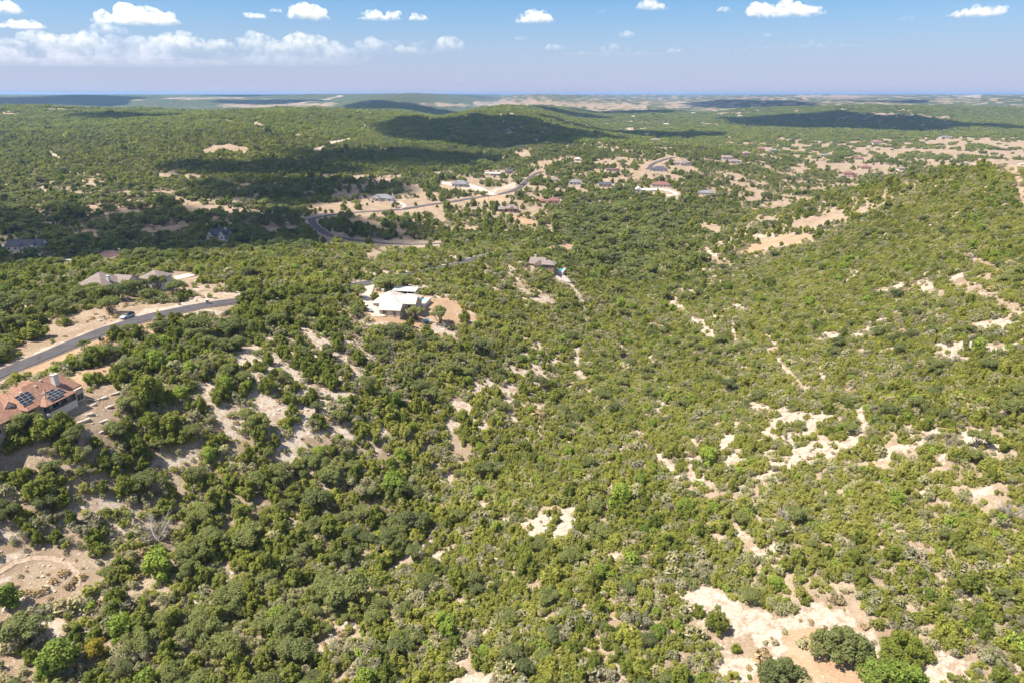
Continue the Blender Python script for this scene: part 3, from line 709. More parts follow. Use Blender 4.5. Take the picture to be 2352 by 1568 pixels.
    # porch front slope (faces downhill) and its left hip slope
    s2 = Vector((4.85, 0, -2.15)).normalized()
    apx = Vector((-4.0, 4.1, E0 + 2.13))
    for r, cols in ((1.5, (-.5, .5)), (2.5, (-.5, .5, 1.5)), (3.5, (-1.5, -.5, .5, 1.5)), (4.45, (-1.5, -.5, .5))):
        for c in cols: panel(apx + s2 * (r * .80 + .35) + al * (c * 1.25 + .1), s2, al)
    s3 = Vector((0, -4.5, -2.15)).normalized()
    for r in (1.9, 3.5):
        for c in (-.1, .9, 1.9): panel(apx + s3 * (r * .75 + .5) + Vector((1, 0, 0)) * (c * .76 - .6), Vector((1, 0, 0)), -s3)
    # deck stairs on the far side
    for i in range(8): pbox('step', -.55, 1.2, 11.7 + i * .42, 12.08 + i * .42, .55 - i * .24, .67 - i * .24, M_trim, root)
    pmesh('stair_rail', *tube_vf([(1.25, 11.7, 1.7), (1.25, 15.2, -.3)], .06, 6), M_trim, root)
    pbox('stair_landing', -1.0, 1.4, 15.1, 17.0, -1.6, -1.25, M_trim, root)
    for s_ in (-10, -6, -2, 2, 6, 10):
        for w_ in (-10, -5, 0): 
            q_ = o0 + t * s_ + nrm * w_; KEEP.append((q_.x, q_.y, 3.9))
    for s_ in (-14, -18):
        q_ = o0 + t * s_ + nrm * -8; KEEP.append((q_.x, q_.y, 6.5))
    for s_, w_ in ((13, 0), (16, 1), (4, 2.4), (8, 2.6), (0, 2.4)):
        q_ = o0 + t * s_ + nrm * w_; KEEP.append((q_.x, q_.y, 2.4))
red_house()

# --- the others, near ones first
house('house with big mauve-brown hip roofs behind live oaks above the field', 236, 662, R(-14),
      [(0, 0, 10.5, 11, 3.0, 'hip', 4.0, 'y'), (6, 5, 7, 6, 2.8, 'gable', 2.2, 'x'), (14, 12, 8, 8, 3.2, 'hip', 2.6, 'x')], M_white, M_mauve, near=True, chim=(4.4, -1.0, 2.5, 6.0, M_white), clear=.6, front=False)
hw, gC = house('white metal roofed house with blue pool beside the concrete drive', 893, 703, R(-9),
      [(0, 3, 11, 13, 3.0, 'hip', 3.4, 'y'), (7.5, 1.2, 9, 6.5, 2.8, 'gable', 2.3, 'x'), (7.5, 7.0, 8, 5.5, 2.7, 'hip', 1.7, 'x'), (-5, 7, 5, 6, 2.7, 'hip', 1.5, 'x')], M_tan, M_whiteroof, near=True, chim=(-5.6, 9.5, 1.5, 5.2, M_tan), clear=.8)
house('tan detached garage with white gable roof in front of the white-roofed house', 901, 721, R(-9),
      [(0, 0, 8.6, 6.6, 2.6, 'gable', 2.1, 'x')], M_tan, M_whiteroof, cat='garage', near=True, name='garage', clear=1.2)
house('stone house with grey-brown shingle roof and front gable, turquoise pool alongside', 1246, 616, R(-16),
      [(-3, 2, 8.5, 7.5, 2.6, 'gable', 3.0, 'x'), (3.6, -.2, 7.5, 6.5, 3.0, 'hip', 2.0, 'x'), (-1.6, -2.6, 4.2, 4, 2.6, 'gable', 2.2, 'y')], M_brick, M_mauve, near=True, chim=(-5, 3.0, 3, 6.8, M_white), clear=.6)
house('white house with dark gabled roof beside the shaded road', 505, 549, R(-8),
      [(0, 2, 15, 8, 3.6, 'gable', 3.0, 'x'), (-5, -2.4, 4.5, 4, 3.8, 'gable', 2.4, 'y'), (4.5, -2.6, 5, 4.4, 4.2, 'gable', 2.8, 'y')], M_white, M_dark, near=True, chim=(3.2, 4.5, 4, 8.0, M_white), porch=(-2.4, 1.8, -4.3, -2.1, 2.9))
house('long house with dark slate-blue roof and pale gable end in the shaded woods', 62, 572, R(6),
      [(0, 2, 23, 9, 3.2, 'gable', 3.4, 'x'), (-7, -2.0, 9, 6, 3.0, 'gable', 2.2, 'x'), (5.5, -2.8, 2, 1.6, 6.0, 'flat', .3, 'x')], M_white, M_dark, near=True)
house('house with brown-grey hip roof and dark open porch in the shaded woods', 254, 599, R(9),
      [(0, 1, 14, 9, 3.2, 'hip', 2.8, 'x')], M_tan, M_brown, near=True, porch=(-2, 7, -5.8, -3.2, 3.0), chim=(5, 2, 3, 6.6, M_stone))
house('open shelter with pale blue-white sheet roof among shaded trees', 156, 607, R(18), [(0, 0, 6.5, 3.4, 2.3, 'flat', .3, 'x')], M_wood, M_bluegrey, cat='shed', name='shelter', win=False)
house('white house with grey gabled roof and curved drive', 881, 461, R(-6),
      [(-1, 1, 20, 9, 3.1, 'hip', 3.4, 'x'), (-5, -3, 7, 6, 3.1, 'gable', 2.8, 'y'), (8, -2, 7, 8, 3.0, 'hip', 2.4, 'y')], M_white, M_grey, chim=(9, 3, 3, 6.8, M_white))
house('white house with pale grey hip roof beside bright caliche drive', 1057, 428, R(-7),
      [(0, 1, 18, 11, 3.2, 'hip', 3.6, 'x'), (-3, -4, 6, 5, 3.2, 'hip', 2.0, 'y')], M_white, M_grey, porch=(0, 8, -6.5, -4, 3.0))
house('long low shed with pale grey metal roof beyond the caliche drive', 1138, 404, R(-4), [(0, 0, 13, 8, 3.0, 'gable', 1.6, 'x')], M_tan, M_bluegrey, cat='shed', name='shed')
house('small dark house with twin gables next to the grey metal shed', 1169, 399, R(-4), [(0, 1, 10, 7, 3, 'gable', 2.4, 'x'), (-2, -3, 4, 3, 3, 'gable', 2, 'y')], M_tan, M_dark)
house('tiny white shed next to the long grey metal shed', 1119, 403, R(4), [(0, 0, 5, 4, 2.6, 'gable', 1.2, 'x')], M_white, M_whiteroof, cat='shed', name='shed', win=False)
house('grey-brown house with stone chimney below the lower road fork', 1170, 486, R(-8), [(2, 1, 13, 9, 3.2, 'hip', 3.4, 'x'), (-7, -2, 6, 6, 2.8, 'gable', 2.2, 'x'), (3, -3, 5, 4, 3.2, 'gable', 2.4, 'y')], M_brick, M_mauve, chim=(-3, 1, 3, 8.2, M_stone))
house('red-brown roofed house with white chimney and low side wing among oaks', 1264, 468, R(-4), [(3.5, 2, 12, 8, 3, 'hip', 2.8, 'x'), (-8, -1, 8, 6, 2.8, 'hip', 1.8, 'x')], M_pink, M_rbrown, chim=(2.5, 2, 4, 7.6, M_white))
house('white flat-roofed house with one gabled end wing', 1486, 441, R(-5), [(2, 0, 20, 9, 3.0, 'flat', .3, 'x'), (-10, 1, 7, 9, 3.2, 'gable', 2.6, 'y'), (0, -5, 8, 3, 2.6, 'flat', .3, 'x')], M_white, M_bright)
house('house with wide red-brown hip roof behind the white flat-roofed house', 1518, 429, R(-8), [(0, 0, 21, 10, 3.0, 'hip', 3.0, 'x')], M_white, M_rbrown)
house('white house with blue-grey hip roof and pale terrace', 1621, 448, R(-20), [(0, 0, 17, 11, 4.2, 'hip', 2.6, 'x'), (8, -6, 8, 5, 1.2, 'flat', .3, 'x')], M_white, M_grey)
house('house with dark solar-covered hip roof beside green lawn', 1514, 394, R(-3), [(0, 0, 20, 11, 3, 'hip', 3.4, 'x'), (-10, 0, 7, 7, 2.8, 'hip', 1.8, 'x')], M_white, M_dark)
house('sprawling brown-grey roofed house at the end of the asphalt road', 1564, 379, R(8), [(6, 4, 16, 11, 3.4, 'hip', 3.6, 'x'), (-8, 0, 12, 9, 3, 'hip', 2.6, 'x'), (0, -7, 9, 6, 3, 'hip', 2.0, 'x')], M_white, M_mauve, chim=(10, 4, 4, 8, M_stone))
house('cream house with mauve hip roof above its twin', 1670, 366, R(0), [(0, 0, 17, 10, 3, 'hip', 3.2, 'x')], M_white, M_mauve)
house('cream house with mauve hip roof just below its twin', 1687, 375, R(-5), [(0, 0, 16, 11, 3, 'hip', 3.4, 'x'), (-5, -5, 5, 4, 3, 'gable', 2.2, 'y')], M_white, M_mauve)
house('low house with red-brown flat roof and white terrace wall', 1407, 394, R(-3), [(0, 2, 19, 8, 3.2, 'flat', .4, 'x'), (2, -4, 16, 2, 1.4, 'flat', .2, 'x')], M_white, M_rbrown)
house('low house with charcoal gable roof among trees', 1390, 429, R(-6), [(0, 0, 15, 8, 2.8, 'gable', 2.6, 'x')], M_tan, M_dark)
house('two-storey pink house with red-brown roof', 1948, 407, R(-10), [(0, 0, 15, 11, 5.6, 'hip', 3, 'x'), (8, -3, 6, 6, 3, 'hip', 1.8, 'x')], M_pink, M_rbrown)
house('brown-roofed bungalow in the tan field', 1987, 388, R(-3), [(0, 0, 16, 9, 2.8, 'hip', 2.4, 'x')], M_tan, M_rbrown)
house('small pale bungalow at the far end of the tan field', 2071, 391, R(3), [(0, 0, 13, 8, 2.8, 'hip', 2.0, 'x')], M_white, M_mauve)
house('tall cream house with steep brown roof on wooded rise', 1712, 359, R(5), [(0, 0, 11, 10, 5.2, 'hip', 4, 'x')], M_pink, M_mauve)
house('brown-roofed house at the edge of the cloud shadow', 1746, 346, R(0), [(0, 0, 17, 10, 3, 'hip', 3, 'x')], M_tan, M_rbrown)
house('grey-roofed house at the edge of the cloud shadow', 1776, 349, R(0), [(0, 0, 17, 10, 3, 'hip', 3, 'x')], M_tan, M_grey)
house('low grey-roofed house among mid-valley trees', 1894, 360, R(0), [(0, 0, 18, 10, 3, 'hip', 2.4, 'x')], M_tan, M_grey)
for (hx, hy, L, m_, lb_) in ((1273,418,12,M_mauve,'small mauve-roofed cottage by the valley road oaks'),(1321,424,14,M_grey,'small grey-roofed cottage among valley trees'),(1327,370,8,M_whiteroof,'tiny white outbuilding on a dry slope above the valley road'),(1971,367,15,M_rbrown,'lone brown-roofed cottage in the mid-valley woods')):
    house(lb_, hx, hy, R(-5), [(0, 0, L, L * .6, 3.0, 'hip', 2.4, 'x')], M_white, m_, clear=3)
for (hx, hy, L, m_) in ((1506,325,20,M_mauve),(1455,270,18,M_whiteroof),(1530,288,20,M_whiteroof),(1592,262,22,M_whiteroof),(1446,301,16,M_whiteroof),(1484,312,16,M_whiteroof),(1700,268,20,M_whiteroof),(2012,330,22,M_rbrown),(2170,318,22,M_grey)):
    house('distant small house dotted in the far valley woods', hx, hy, R(5), [(0, 0, L, L * .6, 3.4, 'hip', 2.6, 'x')], M_white, m_, win=False, group='houses dotted over the far valley', clear=6)

# ------------------------------------------------------------------ trees: leafy crowns of many small faces
def foliage_material(name, dark, light, patch, trans=.22):
    m, nt, b = mat(name)
    pos = N(nt, 'ShaderNodeNewGeometry').outputs['Position']
    oi = N(nt, 'ShaderNodeObjectInfo').outputs['Random']
    leaf = attr(nt, 'leaf')
    c = mixc(nt, leaf, dark, light)
    v = mixc(nt, oi, (.72, .74, .80), (1.25, 1.20, 1.05))
    c = mixc(nt, 1.0, c, v, 'MULTIPLY')
    pn = noise(nt, .022, 3, .55, pos)
    c = mixc(nt, mth(nt, 'MULTIPLY', ramp(nt, pn, .42, .64), .55), c, patch)
    b.inputs['Roughness'].default_value = .75; b.inputs['Specular IOR Level'].default_value = .18
    nt.links.new(c, b.inputs['Base Color'])
    tr = N(nt, 'ShaderNodeBsdfTranslucent'); nt.links.new(mixc(nt, 1.0, c, (1.1, 1.25, .6), 'MULTIPLY'), tr.inputs[0])
    mx = N(nt, 'ShaderNodeMixShader'); mx.inputs[0].default_value = trans
    nt.links.new(b.outputs[0], mx.inputs[1]); nt.links.new(tr.outputs[0], mx.inputs[2])
    nt.links.new(mx.outputs[0], nt.nodes['Material Output'].inputs[0])
    return m
F_jun = foliage_material('juniper_foliage', (.088, .116, .023), (.238, .270, .052), (.270, .275, .060), .40)
F_sun = foliage_material('sunlit_cedar_foliage', (.152, .170, .036), (.335, .340, .078), (.355, .340, .092), .44)  # cedar colour lightened and yellowed: sunlight on the slopes painted into the foliage
F_oak = foliage_material('oak_foliage', (.092, .118, .042), (.240, .262, .105), (.245, .260, .08), .40)
F_lime = foliage_material('lime_foliage', (.125, .18, .028), (.265, .34, .06), (.255, .32, .055), .3)
F_grey = foliage_material('grey_scrub_foliage', (.17, .16, .10), (.37, .34, .22), (.29, .29, .12))
F_yel = foliage_material('yellow_foliage', (.20, .17, .02), (.32, .26, .04), (.28, .22, .03), .3)
BARK = simple('bark', (.13, .10, .08), .95, .2, 3)
GREYWOOD = simple('grey_deadwood', (.36, .32, .29), .95, .15, 3)

def leaves(r, lobes, n, size, elong=1.5, up=.25, shell=(.64, 1.17)):
    """n small quads spread over and through the ellipsoid lobes"""
    C = np.array([l[0] for l in lobes]); S = np.array([l[1] for l in lobes])
    w = (S[:, 0] * S[:, 2]); k = r.choice(len(lobes), n * 2, p=w / w.sum())
    d = r.normal(size=(n * 2, 3)); d[:, 2] += .25; d /= np.linalg.norm(d, axis=1)[:, None]
    rad = r.uniform(*shell, size=(n * 2, 1)); p = C[k] + d * S[k] * rad
    ins = np.zeros(n * 2, bool)
    for c, s in zip(C, S): ins |= (((p - c) / (s * .72)) ** 2).sum(1) < 1
    keep = np.where((~ins | (r.random(n * 2) < .18)) & (p[:, 2] > .12))[0][:n]
    p, d = p[keep], d[keep]; n = len(p)
    nn = d * .85 + r.normal(size=(n, 3)) * .50; nn[:, 2] += up; nn /= np.linalg.norm(nn, axis=1)[:, None]
    t = r.normal(size=(n, 3)) * .7 + np.array([0, 0, .8]) + d * .3
    t -= nn * (t * nn).sum(1)[:, None]; t /= np.linalg.norm(t, axis=1)[:, None] + 1e-9
    b = np.cross(nn, t); sz = size * r.uniform(.6, 1.35, (n, 1))
    tt = t * sz * elong * .5; bb = b * sz * .5
    V = np.stack([p - tt, p + bb, p + tt, p - bb], 1).reshape(-1, 3)
    return V, np.arange(4 * n).reshape(-1, 4), np.repeat(np.clip(r.beta(2.4, 2, n) + .0, 0, 1), 4)
def branches(r, tips, r0, base=(0, 0, -.3), seg=5, wig=.15, twig=0):
    V, F = [], []
    for tp in tips:
        tp = np.array(tp); b = np.array(base) + np.array([*(r.normal(size=2) * r0 * .8), 0])
        pts = [b]
        for f in (.33, .66, 1.0):
            pts.append(b + (tp - b) * f + r.normal(size=3) * wig * np.linalg.norm(tp) * .3 * (f < 1))
        v, f_ = tube_vf(pts, [r0, r0 * .75, r0 * .5, r0 * .18], seg); k = len(V); V += v; F += [tuple(i + k for i in q) for q in f_ if len(q) == 4]
        for _ in range(twig):
            f0 = r.uniform(.35, .95); s = pts[0] + (tp - pts[0]) * f0; e = s + (r.normal(size=3) * .5 + (tp - pts[0]) / np.linalg.norm(tp) * .7 + np.array([0, 0, .2])) * np.linalg.norm(tp) * .28
            v, f_ = tube_vf([s, (s + e) / 2 + r.normal(size=3) * .05, e], [r0 * .35, r0 * .25, r0 * .1], 3); k = len(V); V += v; F += [tuple(i + k for i in q) for q in f_ if len(q) == 4]
    return np.array(V), np.array(F)
def make_lobes(kind, r):
    L = []
    if kind == 'juniper':                            # dense, rounded, a few pointed sprays
        H = r.uniform(2.8, 3.9); W = r.uniform(1.35, 1.85)
        L.append((np.array([0, 0, H * .40]), np.array([W * .58, W * .58, H * .36])))
        for i in range(int(r.integers(13, 19))):
            a = r.uniform(0, 6.28); q = r.uniform(.35, .95); z = H * r.uniform(.16, .80) * (1.12 - q * .45)
            s = r.uniform(.28, .55); L.append((np.array([math.cos(a) * W * q, math.sin(a) * W * q, z + .3]), np.array([s, s, s * r.uniform(1.3, 2.2)])))
        for i in range(4):
            a = r.uniform(0, 6.28); q = r.uniform(0, .5); L.append((np.array([math.cos(a) * W * q, math.sin(a) * W * q, H * r.uniform(.8, .98)]), np.array([.36, .36, .62])))
        return L, H, W
    if kind == 'oak':                                # wide flat-topped crown of separate puffs
        H = r.uniform(4.8, 6.0); W = r.uniform(2.7, 3.5)
        for i in range(int(r.integers(15, 22))):
            a = r.uniform(0, 6.28); q = math.sqrt(r.random()); z = H * (.50 + .34 * math.sqrt(max(0, 1 - q * q * .9)) * r.uniform(.6, 1.1))
            s = r.uniform(.55, 1.05); L.append((np.array([math.cos(a) * W * q, math.sin(a) * W * q, z]), np.array([s * 1.15, s * 1.15, s * .8])))
        return L, H, W
    if kind in ('broadoak', 'broadlime', 'broadcedar'):   # wide thicket-like crown reaching the ground
        H = r.uniform(3.6, 4.4); W = 4.0
        for i in range(60):
            a = r.uniform(0, 6.28); q = math.sqrt(r.random()); z = .35 + (H - .9) * math.sqrt(max(0, 1 - q * q)) * r.uniform(.35, 1.0)
            s = r.uniform(.45, .85); L.append((np.array([math.cos(a) * W * q, math.sin(a) * W * q * .7, z]), np.array([s, s, s * .9])))
        return L, H, W
    if kind == 'leafy':                              # upright oval, finer puffs
        H = r.uniform(4.6, 5.4); W = r.uniform(1.7, 2.1)
        L.append((np.array([0, 0, H * .5]), np.array([W * .7, W * .7, H * .36])))
        for i in range(16):
            a = r.uniform(0, 6.28); q = r.uniform(.3, 1.0); z = H * r.uniform(.25, .9) * (1.05 - q * .3)
            s = r.uniform(.4, .75); L.append((np.array([math.cos(a) * W * q, math.sin(a) * W * q, z]), np.array([s, s, s * .9])))
        return L, H, W
    if kind == 'squat':                              # waist to head high, many upright sprays
        H = r.uniform(1.7, 2.6); W = r.uniform(1.0, 1.5)
        for i in range(int(r.integers(12, 18))):
            a = r.uniform(0, 6.28); q = math.sqrt(r.random()); z = H * r.uniform(.2, .72) * (1.15 - q * .5)
            s = r.uniform(.20, .40); L.append((np.array([math.cos(a) * W * q, math.sin(a) * W * q, z + .1]), np.array([s, s, s * r.uniform(1.3, 2.4)])))
        return L, H, W
    H = r.uniform(2.2, 3.0); W = r.uniform(1.5, 2.0)   # scrub: loose, twiggy
    for i in range(10):
        a = r.uniform(0, 6.28); q = math.sqrt(r.random()); z = H * r.uniform(.35, .9) * (1.1 - q * .4)
        s = r.uniform(.35, .6); L.append((np.array([math.cos(a) * W * q, math.sin(a) * W * q, z]), np.array([s, s, s * .9])))
    return L, H, W
SPEC = {'broadoak': (F_oak, 7000, .21, 1.6, .45), 'broadlime': (F_lime, 7000, .21, 1.5, .45), 'broadcedar': (F_jun, 7000, .19, 2.0, .45), 'squat': (F_sun, 950, .155, 2.5, .5), 'juniper': (F_jun, 1900, .19, 2.3, .45), 'oak': (F_oak, 2500, .25, 1.35, .55), 'leafy': (F_lime, 2000, .25, 1.3, .3), 'scrub': (F_grey, 1100, .11, 2.4, .4)}
PROTO = {}                                           # kind -> list of (crown mesh, trunk mesh, joined mesh, width, height)
def joined(name, parts, mats):
    V, F, fm, lf, k = [], [], [], [], 0
    for i, (v, f, l) in enumerate(parts):
        if len(v) == 0: continue
        V.append(v); F.append(np.asarray(f) + k); fm.append(np.full(len(f), i)); lf.append(l if l is not None else np.full(len(v), .5)); k += len(v)
    me = mesh_from(name, np.concatenate(V), np.concatenate(F), mats, fm=np.concatenate(fm)); attr_f(me, 'leaf', np.concatenate(lf)); return me
def make_proto(kind, seed, lod=1.0):
    r = np.random.default_rng(seed); L, H, W = make_lobes(kind, r); fo, n_, sz, el, up = SPEC[kind]
    V, F, lf = leaves(r, L, int(n_ * lod), sz / math.sqrt(lod) * (1.0 if lod == 1 else 1.08), el, up)
    tips = [l[0] for l in L][: 9 if kind != 'scrub' else 10]
    bv, bf = branches(r, tips, {'squat': .05, 'broadoak': .12, 'broadlime': .12, 'broadcedar': .12, 'juniper': .09, 'oak': .15, 'leafy': .09, 'scrub': .04}[kind], twig=(5 if kind == 'scrub' else 2))
    bm = GREYWOOD if kind == 'scrub' else BARK
    me = mesh_from(kind + '_crown', V, F, [fo]); attr_f(me, 'leaf', lf)
    tm = mesh_from(kind + '_trunk', bv, bf, [bm])
    jm = joined(kind + '_tree', [(V, F, lf), (bv, bf, None)], [fo, bm])
    return me, tm, jm, W * 2.15, H
for kd, cnt in (('juniper', 10), ('oak', 7), ('leafy', 3), ('scrub', 6), ('squat', 9), ('broadoak', 2), ('broadlime', 1), ('broadcedar', 1)):
    PROTO[kd] = [make_proto(kd, 100 + 31 * i + len(kd)) for i in range(cnt)]
LOWP = {kd: [make_proto(kd, 300 + 17 * i + len(kd), .30)[2:] for i in range(4)] for kd in ('juniper', 'oak', 'scrub', 'squat')}
def make_clump(seed):                                # several far-off trees as one tuft
    r = np.random.default_rng(seed); L = []
    for i in range(9):
        a = r.uniform(0, 6.28); q = 4.6 * math.sqrt(r.random()); s = r.uniform(1.3, 2.2)
        L.append((np.array([math.cos(a) * q, math.sin(a) * q, s * 1.1]), np.array([s, s, s * 1.25])))
    V, F, lf = leaves(r, L, 170, 1.5, 1.3, .3); me = mesh_from('tree_tuft', V, F, [F_jun if seed % 3 else F_oak]); attr_f(me, 'leaf', lf); return me
TUFT = [make_clump(900 + i) for i in range(6)]

# ------------------------------------------------------------------ where they stand
def jitter_grid(x0, x1, y0, y1, sp, r):
    X, Y = np.meshgrid(np.arange(x0, x1, sp), np.arange(y0, y1, sp)); X = X.ravel(); Y = Y.ravel()
    return X + r.uniform(-.5, .5, len(X)) * sp, Y + r.uniform(-.5, .5, len(X)) * sp
KEEP = np.array(KEEP)
def free(x, y):
    ok = np.ones(len(x), bool)
    # bin the kept places for speed
    for kx, ky, kr in KEEP:
        m = (np.abs(x - kx) < kr) & (np.abs(y - ky) < kr)
        if m.any(): ok[m] &= np.hypot(x[m] - kx, y[m] - ky) > kr
    return ok
r3 = np.random.default_rng(21)
def band(d0, d1, sp):
    s = 1.06; x, y = jitter_grid(-d1 * s - 20, d1 * s + 20, 20, d1 * 1.12, sp, r3)
    z = ground(x, y); D = y * CP + (CAMZ - z) * SP
    m = (D >= d0) & (D < d1) & (np.abs(x) < 1.03 * D + 15) & (D > 60)
    x, y, z = x[m], y[m], z[m]
    px, py, D, vis, dens, o = lookup(x, y, z)
    m = (py < 1568 + 260) & (px > -420) & (px < 2770)
    return [a[m] for a in (x, y, z, px, py, D, vis, dens)] + [{k: v[m] for k, v in o.items()}]
PTS = {k: [] for k in ('juniper', 'oak', 'leafy', 'scrub', 'squat')}     # near: x y z px py D scale rot vis
LOW = {k: [] for k in ('juniper', 'oak', 'scrub', 'squat')}
def region(x, y, px, py):
    """share of oak and scrub, and size, by place"""
    left = 1 - sstep(850, 1250, px); fore = sstep(640, 760, py)
    oakp = .05 + .09 * left * fore + .16 * sstep(.50, .62, fbm(x / 55, y / 55, 81, 3))
    # wooded creek and the shaded bottom land
    creek = np.exp(-(((px - 1430) / 160) ** 2 + ((py - 560) / 110) ** 2)); oakp = oakp + .35 * creek + .25 * ((px < 700) & (py < 600) & (py > 430))
    scr = .15 + .24 * sstep(.44, .58, fbm(x / 22, y / 22, 85, 3))
    size = .70 + .22 * left * fore + .30 * creek
    # where the sunlit foliage colour goes: squat cedar on the sunny side of the draw and along the ridge
    sunp = sstep(730, 980, px + 110 * (fbm(x / 60, y / 60, 83, 2) - .5)) * sstep(585, 680, py) * sstep(-.25, .1, py / 1568 - .25) + .75 * ((px > 430) & (px < 1200) & (py > 560) & (py < 660)) + .55 * ((px < 900) & (py < 425)) + .4 * ((px > 1150) & (px < 1750) & (py > 480) & (py < 600)) + .8 * sstep(1550, 1750, px) * ((py > 385) & (py <= 660))
    sunp = np.clip(sunp, 0, 1) * (.62 + .38 * sstep(.36, .50, fbm(x / 35, y / 35, 87, 3))) * (1 - .8 * creek)
    hill = ((px < 850) & (py < 430))
    size = np.where(hill, size * 1.0, size)
    return np.clip(oakp * (1 - .6 * sunp), 0, .7), scr, size, sunp
def scatter(d0, d1, sp, low):
    x, y, z, px, py, D, vis, dens, o = band(d0, d1, sp)
    nz = fbm(x / 9, y / 9, 91, 3)
    gap = sstep(.26, .38, nz) * .75 + .25
    if low:                                          # in the valley the trees stand in groups with open ground between
        nc = fbm(x / 17, y / 17, 97, 3); gp = sstep(-.07, .05, nc - (.46 + .34 * (.5 - dens)))
        hl = (px < 900) & (py < 425) & vis
        p = np.where(dens > .9, np.where(hl, 1.0, .45 + .55 * gap), (.07 + .93 * gp) * np.clip(dens * 2.2, 0, 1))
    else: p = dens * gap
    # nothing tall just in front of ground that lies open to view
    up_ = 3.0 * 1568 / D; j2 = np.clip(((py - up_) / 2).astype(int), 0, MH - 1); j3 = np.clip(((py - up_ * .5) / 2).astype(int), 0, MH - 1); i2 = np.clip((px / 2).astype(int), 0, MW - 1)
    open_ = np.where(vis, np.minimum(DENS[j2, i2], DENS[j3, i2]), 1)
    p = p * np.where(open_ < .3, .07, 1)
    keep = (r3.random(len(x)) < p) & free(x, y)
    x, y, z, px, py, D, vis, dens = [a[keep] for a in (x, y, z, px, py, D, vis, dens)]
    oakp, scr, size, sunp = region(x, y, px, py)
    u = r3.random(len(x)); kind = np.where(u < oakp, 1, np.where(u < oakp + scr, 2, 0))
    kind = np.where((kind == 0) & (r3.random(len(x)) < sunp * .93), 4, kind)
    if not low:                                      # big trees need more room than the young ones
        room = np.where(kind == 4, 1, np.where(kind == 2, .70, .50)); kp = r3.random(len(x)) < room
        x, y, z, px, py, D, vis, dens, kind, size = [a[kp] for a in (x, y, z, px, py, D, vis, dens, kind, size)]
    if not low: kind = np.where((r3.random(len(x)) < .018), 3, kind)
    sc_ = size * np.exp(r3.normal(0, .34 if low else .26, len(x))) * np.where(kind == 1, .78, np.where(kind == 4, 1.3, np.where(kind == 2, .95, 1.0)))
    sparse = dens < .6
    sc_ = np.where(sparse & (D < 450), sc_ * .85, sc_)
    if d0 >= 440: sc_ = sc_ * np.where(dens < .8, 1.55, 1.3) * np.where(kind == 4, np.where((px < 900) & (py < 425), 1.15, .85), 1)
    rot = r3.uniform(0, 6.283, len(x))
    tab = LOW if low else PTS
    names = ('juniper', 'oak', 'scrub', 'leafy', 'squat')
    for i, kd in enumerate(names):
        m = kind == i
        if kd in tab: tab[kd].append(np.stack([x, y, z, px, py, D, sc_, rot, vis], 1)[m])
# thin the oaks' neighbours a little by giving the near band a 2.6 m spacing
scatter(60, 450, 1.85, False)
scatter(450, 1250, 4.0, True)
# single trees the photograph shows by themselves: pixel of the foot, crown width in pixels, kind, label
HERO = [
 (366,1322,72,'leafy','bright lime-green rounded tree standing out among dark cedars'),
 (25,1395,56,'leafy','low lime-green bush on the brown clearing with the looped track'),
 (80,1470,110,'oak','blue-green live oak at the rim of the looped-track clearing'),
 (145,1540,92,'leafy','pale green rounded tree below the looped-track clearing'),
 (226,1508,44,'yellow','yellow-leaved shrub turning colour between green trees'),
 (362,1240,104,'dead','dead grey tree with bare fanned branches'),
 (1646,1448,54,'juniper','small round cedar alone on the white gravel'),
 (1690,1496,24,'juniper','tiny round cedar on brown soil in the gravel clearing'),
 (1602,1412,34,'juniper','small cedar leaning into the gravel clearing beside a larger round one'),
 (1925,1500,150,'broadoak','broad dull-green oak thicket between gravel and orange grass'),
 (1800,1568,125,'broadoak','dark feathery oak standing in the orange grass'),
 (2055,1590,170,'broadlime','light green spreading tree on the orange grass'),
 (2075,1505,120,'broadcedar','dark wide cedar behind the light green spreading tree'),
 (88,776,62,'juniper','big round cedar alone in the dry field by the road'),
 (823,684,38,'oak','dense round oak beside the concrete drive'),
 (945,708,30,'oak','small oak at the pool corner of the white-roofed house'),
 (958,734,44,'oak','oak in the yard behind the garage'),
 (1011,742,52,'oak','wide dark oak in the orange yard'),
 (981,774,34,'juniper','round cedar casting shadow on stony ground below the yard'),
 (908,780,64,'oak','big dark oak below the tan garage'),
 (893,664,66,'oak','dark oak grove tree behind the white metal roof'),
 (930,660,50,'oak','dark oak shading the blue patio cover'),
 (861,690,20,'juniper','small bush inside the bend of the drive'),
 (1066,740,30,'juniper','low bush on the orange lawn edge'),
 (270,782,40,'juniper','cedar next to the near road bend'),
 (318,786,42,'juniper','rounded cedar with a pale path curling round it'),
 (296,772,40,'oak','grey-green oak between two roadside cedars'),
 (205,882,30,'leafy','bright green hedge bush beside the red-roofed house'),
 (228,878,30,'juniper','dark green hedge bush beside the red-roofed house'),
 (255,720,48,'oak','spreading oak at the edge of the dry field'),
 (1835,1200,60,'oak','dark green oak beside a bare grey snag on the sunny hillside'),
 (1800,1196,50,'dead','bare pale snag on the sunny hillside'),
 (2320,1190,70,'dead','tangled bare grey branches low on the sunny hillside'),
] + [(a, b, w, 'oak', 'spreading live oak screening the mauve-brown roofed house') for a, b, w in ((228,692,52),(192,694,44),(272,690,46),(300,678,44),(330,674,42),(362,668,44),(408,680,46),(345,690,40))] + [(a, b, 40, 'juniper', 'cedar screening the near road past its bend') for a, b in ((560,704),(578,698),(600,694),(626,691),(650,687),(676,684),(700,682),(725,679),(748,677),(768,676))] + [
 (a, b, w, k, 'tree hiding the foot of the red-roofed house') for a, b, w, k in ((22,1000,70,'oak'),(66,1004,74,'oak'),(108,1008,66,'juniper'),(150,992,56,'juniper'),(40,1030,70,'juniper'),(176,1015,54,'oak'))] + [
]
PROTO['yellow'] = []
